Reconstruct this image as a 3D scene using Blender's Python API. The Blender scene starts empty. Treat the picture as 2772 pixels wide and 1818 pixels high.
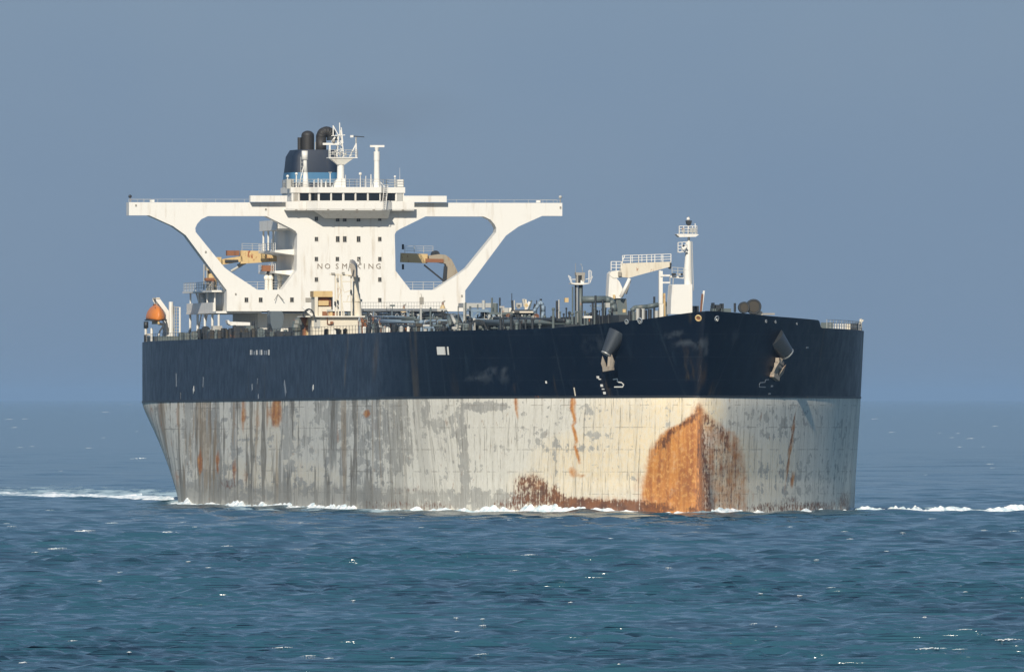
import bpy, bmesh, math, random
import numpy as np
from mathutils import Vector, Matrix
from mathutils.bvhtree import BVHTree

# ---------------------------------------------------------------- camera, light, exposure
SC = bpy.context.scene
COL = SC.collection
R = math.radians
EYE = 14.0                       # height of the camera above the sea
FPX, CXP, CYP = 55000.0, 1386.0, 1078.0
cam = bpy.data.cameras.new('camera'); co = bpy.data.objects.new('camera', cam); COL.objects.link(co)
cam.sensor_width = 36.0; cam.lens = 36.0 * FPX / 2772.0
cam.shift_y = (CYP - 909.0) / 2772.0
cam.clip_start = 1.0; cam.clip_end = 400000.0
co.location = (0, 0, EYE); co.rotation_euler = (R(90), 0, 0)
SC.camera = co

SUN_AZ, SUN_EL = R(191), R(32)   # compass style: 0 = +Y (view direction), clockwise
w = bpy.data.worlds.new('World'); SC.world = w; w.use_nodes = True
wn = w.node_tree.nodes; wl = w.node_tree.links
bg = wn['Background']; bg.inputs['Strength'].default_value = 0.10
sky = wn.new('ShaderNodeTexSky'); sky.sky_type = 'NISHITA'; sky.sun_disc = False
sky.sun_elevation = SUN_EL; sky.sun_rotation = SUN_AZ
sky.altitude = 0; sky.air_density = 1.0; sky.dust_density = 0.8; sky.ozone_density = 2.0
veil = wn.new('ShaderNodeMix'); veil.data_type = 'RGBA'; veil.inputs[0].default_value = 0.85
veil.inputs[7].default_value = (1.45, 2.42, 3.95, 1)   # even dusty slate veil over the whole sky
vn = wn.new('ShaderNodeTexNoise'); vn.inputs['Scale'].default_value = 55.0; vn.inputs['Detail'].default_value = 3.0
vm = wn.new('ShaderNodeMapRange'); vm.inputs[1].default_value = .3; vm.inputs[2].default_value = .7; vm.inputs[3].default_value = .83; vm.inputs[4].default_value = .87
vc = wn.new('ShaderNodeTexCoord'); wl.new(vc.outputs['Generated'], vn.inputs['Vector']); wl.new(vn.outputs['Fac'], vm.inputs[0]); wl.new(vm.outputs[0], veil.inputs[0])
wl.new(sky.outputs[0], veil.inputs[6]); wl.new(veil.outputs[2], bg.inputs['Color'])

sd = bpy.data.lights.new('sun', 'SUN'); so = bpy.data.objects.new('sun', sd); COL.objects.link(so)
sd.energy = 4.7; sd.angle = R(0.5); sd.color = (1.0, 0.915, 0.78)
sv = Vector((math.sin(SUN_AZ) * math.cos(SUN_EL), math.cos(SUN_AZ) * math.cos(SUN_EL), math.sin(SUN_EL)))
so.rotation_euler = sv.to_track_quat('Z', 'Y').to_euler(); so.location = (0, 0, 300)

SC.view_settings.view_transform = 'Standard'; SC.view_settings.look = 'None'
SC.view_settings.exposure = 0.0; SC.view_settings.gamma = 1.0; SC.view_settings.use_curve_mapping = False
SC.render.engine = 'CYCLES'
SC.cycles.max_bounces = 6; SC.cycles.volume_bounces = 0

# ---------------------------------------------------------------- helpers
random.seed(4); rng = np.random.default_rng(7)

def sstep(a, b, x):
    t = np.clip((np.asarray(x, float) - a) / (b - a), 0, 1)
    return t * t * (3 - 2 * t)

class MB:
    """collects simple shapes that become ONE mesh object"""
    def __init__(s): s.v = []; s.f = []
    def add(s, vs, fs):
        b = len(s.v); s.v += [tuple(p) for p in vs]; s.f += [tuple(b + i for i in q) for q in fs]; return s
    def box(s, x0, x1, y0, y1, z0, z1):
        return s.add([(x, y, z) for x in (x0, x1) for y in (y0, y1) for z in (z0, z1)],
                     [(0, 1, 3, 2), (4, 6, 7, 5), (0, 4, 5, 1), (2, 3, 7, 6), (0, 2, 6, 4), (1, 5, 7, 3)])
    def cyl(s, p, q, r0, r1=None, n=10, cap=True):
        r1 = r0 if r1 is None else r1
        p = Vector(p); q = Vector(q); d = (q - p)
        if d.length < 1e-6: return s
        d.normalize()
        a = d.orthogonal().normalized(); b = d.cross(a)
        ring = lambda c, r: [c + (a * math.cos(2 * math.pi * i / n) + b * math.sin(2 * math.pi * i / n)) * r for i in range(n)]
        fs = [(i, (i + 1) % n, n + (i + 1) % n, n + i) for i in range(n)]
        if cap: fs += [tuple(range(n - 1, -1, -1)), tuple(range(n, 2 * n))]
        return s.add(ring(p, r0) + ring(q, r1), fs)
    def tube(s, pts, r, n=8):
        for a, b in zip(pts[:-1], pts[1:]): s.cyl(a, b, r, r, n)
        for a in pts[1:-1]: s.ball(a, r * 1.02, n, 4)
        return s
    def bar(s, p, q, w=.1, h=.1):
        p = Vector(p); q = Vector(q); d = (q - p)
        if d.length < 1e-6: return s
        d.normalize()
        up = Vector((0, 0, 1)) if abs(d.z) < .95 else Vector((1, 0, 0))
        a = d.cross(up).normalized() * w / 2; b = d.cross(a).normalized() * h / 2
        return s.add([p - a - b, p + a - b, p + a + b, p - a + b, q - a - b, q + a - b, q + a + b, q - a + b],
                     [(0, 3, 2, 1), (4, 5, 6, 7), (0, 1, 5, 4), (1, 2, 6, 5), (2, 3, 7, 6), (3, 0, 4, 7)])
    def ball(s, c, r, n=10, m=6, sz=None):
        sx, sy, szz = sz or (1, 1, 1); c = Vector(c)
        vs = [c + Vector((0, 0, r * szz))]
        for j in range(1, m):
            t = math.pi * j / m
            vs += [c + Vector((r * sx * math.sin(t) * math.cos(2 * math.pi * i / n), r * sy * math.sin(t) * math.sin(2 * math.pi * i / n), r * szz * math.cos(t))) for i in range(n)]
        vs.append(c - Vector((0, 0, r * szz)))
        fs = [(0, 1 + i, 1 + (i + 1) % n) for i in range(n)]
        for j in range(m - 2):
            o = 1 + j * n
            fs += [(o + i, o + n + i, o + n + (i + 1) % n, o + (i + 1) % n) for i in range(n)]
        o = 1 + (m - 2) * n; L = len(vs) - 1
        fs += [(o + i, L, o + (i + 1) % n) for i in range(n)]
        return s.add(vs, fs)
    def torus(s, c, axis, R0, r, n=16, m=6):
        c = Vector(c); d = Vector(axis).normalized(); a = d.orthogonal().normalized(); b = d.cross(a)
        vs = []
        for i in range(n):
            t = 2 * math.pi * i / n; e = a * math.cos(t) + b * math.sin(t)
            for j in range(m):
                u = 2 * math.pi * j / m
                vs.append(c + e * (R0 + r * math.cos(u)) + d * r * math.sin(u))
        fs = [(i * m + j, ((i + 1) % n) * m + j, ((i + 1) % n) * m + (j + 1) % m, i * m + (j + 1) % m) for i in range(n) for j in range(m)]
        return s.add(vs, fs)
    def prism(s, poly, x0, x1):
        """polygon of (y, z) points swept along x"""
        n = len(poly)
        return s.add([(x0, y, z) for y, z in poly] + [(x1, y, z) for y, z in poly],
                     [(i, (i + 1) % n, n + (i + 1) % n, n + i) for i in range(n)] + [tuple(range(n - 1, -1, -1)), tuple(range(n, 2 * n))])
    def rail(s, pts, h=1.1, step=1.6, r=.035, bars=3):
        """post and rail fence along a poly line"""
        for a, b in zip(pts[:-1], pts[1:]):
            a = Vector(a); b = Vector(b); k = max(1, round((b - a).length / step))
            for i in range(k + 1):
                p = a.lerp(b, i / k); s.bar(p, p + Vector((0, 0, h)), r * 2, r * 2)
            for j in range(1, bars + 1):
                z = Vector((0, 0, h * j / bars)); s.bar(a + z, b + z, r * 1.6, r * 1.6)
        return s
    def mesh(s, name, mat=None, smooth=False):
        me = bpy.data.meshes.new(name); me.from_pydata(s.v, [], s.f)
        bm = bmesh.new(); bm.from_mesh(me); bmesh.ops.recalc_face_normals(bm, faces=bm.faces); bm.to_mesh(me); bm.free()
        if smooth: me.polygons.foreach_set('use_smooth', [True] * len(me.polygons))
        if mat: me.materials.append(mat)
        return me
    def build(s, name, mat, parent=None, smooth=False, label=None):
        return put(name, s.mesh(name, mat, smooth), parent, label)

def put(name, me, parent=None, label=None, loc=None):
    o = bpy.data.objects.new(name, me); COL.objects.link(o); o.parent = parent
    if loc: o.location = loc
    if label: o['label'] = label
    return o

def auto_smooth(o, ang=35):
    me = o.data; bm = bmesh.new(); bm.from_mesh(me)
    for f in bm.faces: f.smooth = True
    for e in bm.edges:
        e.smooth = not (len(e.link_faces) == 2 and e.calc_face_angle(0) > R(ang))
    bm.to_mesh(me); bm.free(); return o

def thing(name, label, cat, mat4=None, group=None, parent_loc=None):
    o = bpy.data.objects.new(name, None); COL.objects.link(o); o.empty_display_size = 1
    if mat4 is not None: o.matrix_world = mat4
    o['label'] = label; o['category'] = cat
    if group: o['group'] = group
    return o

# ---------------------------------------------------------------- materials
class NT:
    def __init__(s, name):
        s.m = bpy.data.materials.new(name); s.m.use_nodes = True; s.t = s.m.node_tree
        s.p = s.t.nodes['Principled BSDF']; s.out = s.t.nodes['Material Output']
        s.co = s.t.nodes.new('ShaderNodeTexCoord').outputs['Object']
    def n(s, ty, **k):
        x = s.t.nodes.new(ty)
        for a, b in k.items(): setattr(x, a, b)
        return x
    def lk(s, a, b): s.t.links.new(a, b)
    def put(s, sock, v):
        if hasattr(v, 'is_output') or isinstance(v, bpy.types.NodeSocket): s.lk(v, sock)
        else: sock.default_value = v
    def mp(s, scale, loc=(0, 0, 0)):
        x = s.n('ShaderNodeMapping'); x.inputs['Scale'].default_value = scale; x.inputs['Location'].default_value = loc
        s.lk(s.co, x.inputs['Vector']); return x.outputs[0]
    def noise(s, scale, detail=4, rough=.55, loc=(0, 0, 0), dist=0.0):
        x = s.n('ShaderNodeTexNoise'); x.inputs['Scale'].default_value = 1; x.inputs['Detail'].default_value = detail
        x.inputs['Roughness'].default_value = rough; x.inputs['Distortion'].default_value = dist
        s.lk(s.mp(scale, loc), x.inputs['Vector']); return x.outputs['Fac']
    def ramp(s, v, a, b, lo=0.0, hi=1.0):
        x = s.n('ShaderNodeMapRange', interpolation_type='SMOOTHSTEP'); s.lk(v, x.inputs[0])
        for i, q in enumerate((a, b, lo, hi)): x.inputs[i + 1].default_value = q
        return x.outputs[0]
    def math(s, op, a, b=0.0, c=None):
        x = s.n('ShaderNodeMath', operation=op); s.put(x.inputs[0], a); s.put(x.inputs[1], b)
        if c is not None: s.put(x.inputs[2], c)
        return x.outputs[0]
    def mix(s, f, a, b, blend='MIX'):
        x = s.n('ShaderNodeMix', data_type='RGBA', blend_type=blend); s.put(x.inputs[0], f)
        for i, v in ((6, a), (7, b)): s.put(x.inputs[i], v if not isinstance(v, tuple) or len(v) == 4 else (*v, 1))
        return x.outputs[2]
    def attr(s, name):
        x = s.n('ShaderNodeAttribute', attribute_name=name); return x.outputs['Fac']
    def bump(s, h, dist, strength=1.0):
        x = s.n('ShaderNodeBump'); x.inputs['Distance'].default_value = dist; x.inputs['Strength'].default_value = strength
        s.lk(h, x.inputs['Height']); s.lk(x.outputs[0], s.p.inputs['Normal'])
    def fin(s, col, rough=.5, **k):
        s.put(s.p.inputs['Base Color'], col if not isinstance(col, tuple) or len(col) == 4 else (*col, 1))
        s.put(s.p.inputs['Roughness'], rough)
        for a, b in k.items(): s.put(s.p.inputs[a.replace('_', ' ')], b)
        return s.m

def paint(name, col, dirt=(.25, .2, .14), amount=.5, rough=.5, rust=0.0, rustcol=(.28, .10, .03), scale=1.0, metal=0.0):
    t = NT(name)
    st = t.noise((1.3 * scale, 1.3 * scale, .16 * scale), 5, .6)
    bl = t.noise((.5 * scale,) * 3, 5, .6, (3, 7, 1))
    c = t.mix(t.math('MULTIPLY', t.ramp(st, .52, .75), amount), col, dirt)
    c = t.mix(t.math('MULTIPLY', t.ramp(bl, .55, .8), amount * .6), c, tuple(x * .75 for x in col))
    if rust > 0:
        rn = t.noise((1.1 * scale, 1.1 * scale, .5 * scale), 6, .65, (11, 5, 2))
        c = t.mix(t.ramp(rn, .66 - rust * .3, .74 - rust * .3), c, rustcol)
    t.bump(bl, .02, .3)
    return t.fin(c, rough, Metallic=metal)

WHITE = paint('white_paint', (.74, .72, .665), (.44, .35, .24), .46, .45)
WHITE_WORN = paint('crane_tan', (.30, .255, .19), (.15, .10, .06), .7, .6, rust=.22) if False else paint('worn_white_paint', (.74, .71, .63), (.34, .25, .16), .6, .55, rust=.10)
OFFWHITE = paint('cream_paint', (.66, .60, .48), (.38, .28, .17), .6, .55, rust=.14)
BEIGE = paint('beige_crane_paint', (.58, .42, .20), (.36, .20, .08), .7, .55, rust=.30, rustcol=(.30, .09, .025))
RUSTY = paint('rusty_steel', (.24, .10, .045), (.10, .04, .02), .7, .8, rust=.2)
DKSTEEL = paint('dark_steel', (.022, .027, .032), (.06, .05, .04), .5, .5, rust=.05)
BLACK = paint('sooty_black', (.028, .026, .024), (.05, .045, .04), .5, .6)
NAVYF = paint('funnel_navy', (.010, .020, .040), (.04, .045, .05), .5, .6)
TEAL = paint('funnel_blue_band', (.055, .17, .30), (.04, .10, .16), .5, .5)
GREY = paint('grey_green_pipe_paint', (.10, .125, .125), (.20, .16, .11), .6, .5, rust=.10)
BLUEGREY = paint('blue_grey_pipe_paint', (.20, .27, .34), (.12, .14, .16), .5, .4, rust=.03)
PALEGREY = paint('pale_grey_paint', (.42, .42, .39), (.28, .22, .15), .6, .5, rust=.10)
DECKRED = paint('deck_paint', (.10, .11, .10), (.13, .08, .05), .7, .7, rust=.2)
ORANGE = paint('lifeboat_orange', (.62, .20, .035), (.30, .10, .03), .4, .4)
GLASS = NT('dark_glass').fin((.012, .016, .02), .08)
FRAME = paint('window_frame_grey', (.30, .28, .24), (.2, .16, .1), .4, .6)
MARK = paint('white_marking', (.72, .71, .66), (.3, .3, .28), .8, .6)
FADED = paint('faded_marking', (.22, .25, .28), (.05, .07, .1), .8, .6)
LETTER = paint('letter_brown_grey', (.22, .18, .14), (.40, .35, .28), .8, .6)
BOOMGREY = paint('boom_brown_grey', (.36, .32, .26), (.2, .15, .1), .6, .55)
DRUM = paint('old_rope_brown', (.055, .048, .036), (.03, .025, .02), .7, .8)
TAN = paint('crane_tan', (.33, .28, .205), (.15, .10, .06), .7, .6, rust=.22)
BARE = paint('bare_galvanised', (.42, .42, .40), (.2, .17, .13), .6, .42, metal=.5)

# ---------------------------------------------------------------- the ship's frame: x forward from the transom, y to port, z up from about the waterline
PHI = R(9.1); LOA = 330.0; ZB = 13.0; TRIM = .0024
H = Vector((math.sin(PHI), -math.cos(PHI), 0))
SHIP_M = (Matrix.Translation((-22.36 - 45 * math.sin(PHI), 2739 + 45 * math.cos(PHI), .35))
          @ Matrix.Rotation(math.atan2(-math.cos(PHI), math.sin(PHI)), 4, 'Z') @ Matrix.Rotation(-TRIM, 4, 'Y'))
SHIP_I = SHIP_M.inverted()
_eye = SHIP_I @ Vector((0, 0, EYE))
def ray(px, py): return SHIP_I.to_3x3() @ Vector(((px - CXP) / FPX, 1, (CYP - py) / FPX))
def at(px, py, u):
    """where the sight line of a photo pixel crosses the ship's frame at station u"""
    d = ray(px, py); return _eye + d * ((u - _eye.x) / d.x)
def zy(px, py, u):
    p = at(px, py, u); return p.y, p.z

tanker = thing('oil_tanker', 'large rusty oil tanker with dark navy topsides and white bridge, in ballast', 'tanker', SHIP_M)

# ---------------------------------------------------------------- hull form
_bz = np.array([-9, -2, 1.8, 4.5, 6.5, 8.0, 8.9, 9.7, 10.6, 11.5, 12.5])
_bw = np.array([5.9, 6.1, 6.1, 5.9, 5.5, 4.9, 4.1, 2.8, 1.5, .7, 0.0])
def bulb_w(z): return np.interp(z, [-9, -2, 2, 5, 8, 10, 11.4], [2.3, 2.1, 1.8, 1.4, .8, .4, 0.0], right=0)
def stem_x(z):
    if z >= ZB: return LOA + 3.4 * (z - ZB) / 9.0
    b = float(bulb_w(z)); return LOA - .35 * (1 - math.exp(-(ZB - z) / 2)) + 1.0 * (b / 2.5) ** .9
def stern_x(z): return 0.0 if z >= ZB - 1 else 11.0 * float(sstep(ZB - 1, -3, z))
def half(x, z):
    """half breadth at station x and height z"""
    t = float(np.clip((ZB - z) / ZB, -1, 1.3))
    d0 = 66 + 2.6 * max(t, 0) - 1.5 * min(t, 0); pw = 2.05 - .07 * max(t, 0)
    d = (LOA + max(0, 3.4 * (z - ZB) / 9.0)) - x
    y = np.where(d > 0, 30 * (1 - np.clip(1 - d / d0, 0, 1) ** pw), 0.0)
    rnd = 2.3 * float(np.clip((z - ZB + 10) / 9, 0, 1))        # the stem is rounded off above the bulb
    y = y + rnd * np.sqrt(1 - np.exp(-np.clip(d, 0, None) / 4.5)) * np.exp(-np.clip(d, 0, None) / 24)
    b = float(bulb_w(z))
    if b > .05:                                            # the bulb pushed out ahead of the stem
        dn = np.clip(stem_x(z) - x, 0, None)
        yb = b * np.clip(1 - (1 - np.clip(dn / 3.4, 0, 1)) ** 2.0, 0, 1) ** .6
        yb = yb * (1 - sstep(24, 44, dn))
        k = .6; y = np.maximum(y, yb) + k * .25 * np.clip(1 - np.abs(y - yb) / k, 0, 1) ** 2 * (dn > 1.5)
    ta = min(max(t, 0), 1.2) ** 1.45
    a0 = 30 - 9.3 * np.clip(1 - x / 76, 0, 1) ** 1.5
    a1 = 30 * (1 - np.clip(1 - (x - 8) / 104, 0, 1.0) ** 2.25)
    a = a0 * (1 - ta) + a1 * ta if ta <= 1 else a1
    return np.clip(np.minimum(y, a), 0, 30)
def sheer(x, s):
    """height of the topside edge; s = -1 starboard, +1 port"""
    d = LOA - x
    if s < 0: return ZB + np.interp(d, [-3.4, 0, 2.5, 5, 10, 18, 24, 60, 400], [10.55, 10.35, 9.9, 9.5, 9.0, 8.45, 8.3, 8.15, 8.1])
    return ZB + np.interp(d, [-3.4, 0, 10, 22.5, 23.2, 60, 400], [10.55, 10.4, 9.85, 9.45, 8.5, 8.2, 8.1])
_ds = np.concatenate([[0, .12, .3, .55, .85, 1.2, 1.6], np.arange(2.1, 26, .5), np.arange(26, 90, 1.0), np.arange(90, 331, 2.4), [330]])
def skin(zs_of, nlev, s):
    """grid of hull points for one side: rows of levels, columns from stem to stern"""
    P = np.zeros((nlev, len(_ds), 3)); A = np.zeros((nlev, len(_ds)))
    for j in range(nlev):
        f = j / (nlev - 1)
        for it in range(1):
            z0 = zs_of(f, 320.0, s)
        for i, d in enumerate(_ds):
            z = zs_of(f, LOA - d, s); sx = stem_x(z); ex = stern_x(z)
            x = sx - d * (sx - ex) / 330.0
            P[j, i] = (x, s * float(half(np.array(x), z)) if i else 0.0, z)
        A[j, 1:] = np.cumsum(np.hypot(np.diff(P[j, :, 0]), np.diff(P[j, :, 1])))
    return P, A
def skin_mesh(name, zs_of, nlev, mat, close_stern=True):
    V = []; F = []; arcs = []
    for s in (-1, 1):
        P, A = skin(zs_of, nlev, s); n = len(_ds); b = len(V)
        V += [tuple(p) for p in P.reshape(-1, 3)]; arcs += list((A * s).reshape(-1))
        for j in range(nlev - 1):
            for i in range(n - 1):
                q = (b + j * n + i, b + j * n + i + 1, b + (j + 1) * n + i + 1, b + (j + 1) * n + i)
                F.append(q if s > 0 else q[::-1])
    n = len(_ds); off = nlev * n
    for j in range(nlev - 1):                              # transom
        F.append((j * n + n - 1, off + j * n + n - 1, off + (j + 1) * n + n - 1, (j + 1) * n + n - 1))
    me = bpy.data.meshes.new(name); me.from_pydata(V, [], F)
    me.attributes.new('arc', 'FLOAT', 'POINT').data.foreach_set('value', np.array(arcs, dtype=np.float32))
    bm = bmesh.new(); bm.from_mesh(me); bmesh.ops.remove_doubles(bm, verts=bm.verts, dist=.001)
    bmesh.ops.recalc_face_normals(bm, faces=bm.faces)
    for f in bm.faces: f.smooth = True
    for e in bm.edges:
        if len(e.link_faces) == 2 and e.calc_face_angle(0) > R(70): e.smooth = False
    bm.to_mesh(me); bm.free(); me.materials.append(mat)
    return me

ZLOW = -4.0
def z_low(f, x, s): return ZLOW + (ZB - ZLOW) * f
def z_top(f, x, s): return ZB + (float(sheer(x, s)) - ZB) * f

# stains of the underwater paint: (girth from the stem, height, half width, half height, amount); minus = starboard
STAIN = {
'rust': [(-252.7, 10.1, 1.12, 2.17, 0.5), (-245.0, 11.5, 1.03, 1.19, 0.5), (-121.0, 9.1, 0.7, 3.25, 0.35), (-102.9, 9.9, 0.91, 2.71, 0.4), (-133.7, 4.5, 2.22, 1.3, 0.3), (-163.6, 3.1, 1.92, 0.87, 0.3), (-64.2, 11.2, 0.48, 1.08, 0.4), (-41.5, 11.7, 0.2, 0.87, 0.4), (-12.5, 11.6, 0.2, 1.08, 0.4), (-10.2, 3.8, 0.22, 2.17, 0.4), (13.0, 11.1, 0.25, 1.3, 0.5), (30.2, 12.2, 0.31, 1.08, 0.4), (37.6, 9.0, 0.33, 2.17, 0.35), (18.0, 6.4, 0.26, 1.63, 0.35), (-192.6, 11.4, 1.16, 1.3, 0.35), (-171.5, 11.3, 3.78, 0.98, 0.45), (-163.2, 11.8, 2.27, 1.3, 0.5), (-184.9, 12.0, 3.46, 1.41, 0.8), (-174.6, 12.2, 2.29, 0.76, 0.35), (-155.7, 12.0, 8.26, 1.08, 0.9), (-274.9, 12.1, 9.6, 0.76, 0.4), (-261.6, 11.8, 1.71, 1.63, 0.4), (-223.4, 4.9, 3.55, 0.87, 0.9), (-223.0, 6.4, 1.18, 1.08, 0.5), (-207.6, 5.0, 2.79, 0.92, 0.75), (-192.2, 4.0, 3.05, 1.08, 0.5), (-191.1, 9.1, 1.53, 3.25, 0.25), (-182.5, 3.1, 4.61, 0.76, 0.4), (-250.9, 2.9, 8.63, 0.87, 0.45), (-79.2, 11.3, 4.96, 0.27, 0.8), (-72.2, 11.6, 3.04, 1.63, 0.25), (-59.9, 11.2, 0.48, 1.63, 0.25), (-30.4, 11.9, 0.41, 1.63, 0.85), (-30.6, 12.7, 0.72, 0.76, 0.4), (-19.6, 12.1, 0.61, 1.41, 0.6), (-19.9, 9.0, 0.28, 5.15, 1.2), (-21.2, 4.0, 1.02, 0.76, 0.7), (-19.8, 3.6, 0.91, 0.22, 0.6), (-25.4, 3.3, 0.26, 0.65, 0.5), (0.2, 12.4, 0.88, 1.63, 0.3), (1.8, 12.6, 0.58, 0.87, 0.3), (-0.8, 11.1, 0.44, 1.08, 0.5), (11.3, 1.5, 2.72, 0.22, 0.7), (9.3, 1.1, 0.32, 0.65, 0.6), (13.7, 0.9, 0.34, 0.76, 0.5), (6.6, 0.4, 0.88, 0.43, 0.5), (22.8, 6.9, 0.5, 4.88, 0.9), (25.0, 3.0, 0.65, 1.19, 0.85), (-24.1, 0.6, 1.62, 0.76, 0.6), (-28.7, 2.7, 2.49, 1.3, 0.5), (-16.5, 0.4, 5.95, 0.76, 0.5), (-9.2, 1.7, 2.11, 1.41, 0.5)],
'burnt_and_shade': [(-21.0, 0.4, 5.35, 0.54, 0.9), (-13.5, 0.3, 5.8, 0.49, 0.85), (-28.1, 1.1, 4.95, 0.65, 0.7), (-7.2, 0.0, 2.8, 0.43, 0.7), (-34.0, 0.3, 3.53, 0.43, 0.5), (-52.1, 0.1, 7.24, 0.33, 0.4), (-29.5, 2.4, 3.35, 1.3, 0.6), (-31.3, 1.1, 2.55, 0.87, 0.6), (-27.0, 1.7, 1.27, 1.41, 0.75), (-24.8, 1.2, 1.12, 1.19, 0.8), (-23.4, 0.6, 2.34, 0.76, 0.7), (-17.6, 0.0, 1.89, 0.76, 1.0), (-12.8, -0.2, 4.33, 0.49, 0.9), (-8.5, -0.3, 2.89, 0.43, 0.8), (-1.7, -0.4, 1.53, 0.27, 0.4), (0.9, 1.2, 1.53, 1.63, 0.5), (0.8, -0.3, 2.96, 0.38, 0.7), (25.2, 0.3, 4.26, 0.87, 0.6), (30.4, -0.0, 15.7, 0.49, 0.8), (17.5, -0.0, 6.2, 0.33, 0.7), (48.4, 0.4, 4.57, 1.19, 0.8), (41.4, 0.1, 4.55, 0.65, 0.6), (22.7, 7.4, 0.33, 5.42, 0.75), (-198.0, 2.2, 9.3, 0.76, 0.4), (-133.8, -0.7, 71.55, 0.38, 0.35), (-58.3, 1.6, 8.77, 0.54, 0.3), (-66.6, 0.3, 20.2, 0.43, 0.35)],
'warm': [(-15.8, 4.8, 11.14, 3.79, 0.8), (-8.2, 6.9, 6.26, 4.33, 0.9), (-3.1, 11.6, 5.67, 2.17, 0.9), (-11.3, 10.0, 6.36, 3.25, 0.6), (0.8, 11.1, 3.38, 2.17, 0.9), (-23.8, 2.2, 8.73, 2.17, 0.6), (7.6, 3.8, 6.64, 4.33, 0.7), (17.9, 3.8, 7.46, 3.79, 0.4), (-163.6, 3.1, 56.62, 2.17, 0.4), (-156.2, 9.1, 18.78, 4.33, 0.3), (-178.9, 9.1, 11.5, 2.71, 0.3)],
'grey': [(-231.5, 8.6, 8.95, 4.88, 0.9), (-217.7, 10.0, 10.26, 3.25, 0.8), (-192.3, 8.6, 3.51, 4.88, 0.8), (-144.2, 8.0, 7.43, 5.42, 0.9), (-112.0, 9.6, 3.62, 5.96, 0.7), (-120.1, 11.3, 5.84, 2.17, 0.5), (-90.4, 8.5, 17.84, 5.42, 0.7), (-69.7, 8.5, 10.75, 5.42, 0.7), (-60.0, 9.0, 4.75, 4.88, 0.6), (-51.5, 11.1, 1.71, 2.17, 0.6), (-42.6, 7.4, 1.36, 7.58, 0.7), (-48.3, 9.8, 4.62, 2.17, 0.4), (-36.7, 11.9, 4.68, 0.65, 0.8), (-27.6, 8.5, 3.27, 1.35, 0.35), (-22.2, 6.9, 4.69, 0.87, 0.4), (-17.8, 11.6, 4.42, 0.54, 0.3), (-41.4, 0.6, 10.89, 1.19, 0.8), (-66.6, 0.5, 27.38, 1.41, 0.8), (-186.4, 0.8, 28.15, 1.19, 0.9), (-221.4, 2.7, 16.37, 1.3, 0.9), (-194.1, 2.4, 11.59, 0.65, 1.0), (-133.8, 2.0, 22.14, 1.08, 0.5), (-15.2, 8.5, 2.95, 0.54, 0.4), (22.2, 9.8, 11.03, 2.17, 0.5), (44.4, 6.9, 4.36, 5.96, 0.5), (26.1, 3.2, 15.24, 2.71, 0.5), (10.0, 10.3, 6.41, 1.35, 0.5), (3.7, 3.3, 3.32, 3.25, 0.3)],
'top_rust': [(-98.3, 17.9, 0.64, 3.79, 1.0), (-74.4, 18.1, 2.47, 3.25, 0.6), (-0.2, 16.8, 0.3, 3.25, 0.5), (0.2, 15.7, 0.69, 1.63, 0.4), (-86.6, 19.8, 1.05, 1.63, 0.3), (-172.5, 14.7, 1.57, 1.08, 0.3), (-31.0, 14.0, 0.27, 1.08, 0.6), (-19.6, 13.5, 0.2, 0.65, 0.9)],
'scuff': [(-39.2, 15.6, 2.86, 0.43, 0.5), (-36.3, 16.1, 1.26, 0.76, 0.5), (-33.7, 16.3, 0.86, 0.65, 0.5), (-4.4, 20.7, 1.72, 0.43, 0.6), (-2.4, 19.6, 1.82, 0.43, 0.5), (-0.3, 19.4, 1.4, 0.54, 0.6), (-17.1, 19.4, 2.93, 1.08, 0.2), (-158.6, 17.4, 22.53, 1.63, 0.15), (0.4, 18.6, 0.28, 2.17, 0.4), (-244.0, 18.3, 3.95, 1.63, 0.2), (-35.2, 15.3, 5.47, 0.54, 0.3), (4.9, 20.4, 1.86, 1.08, 0.2)],
}
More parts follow.
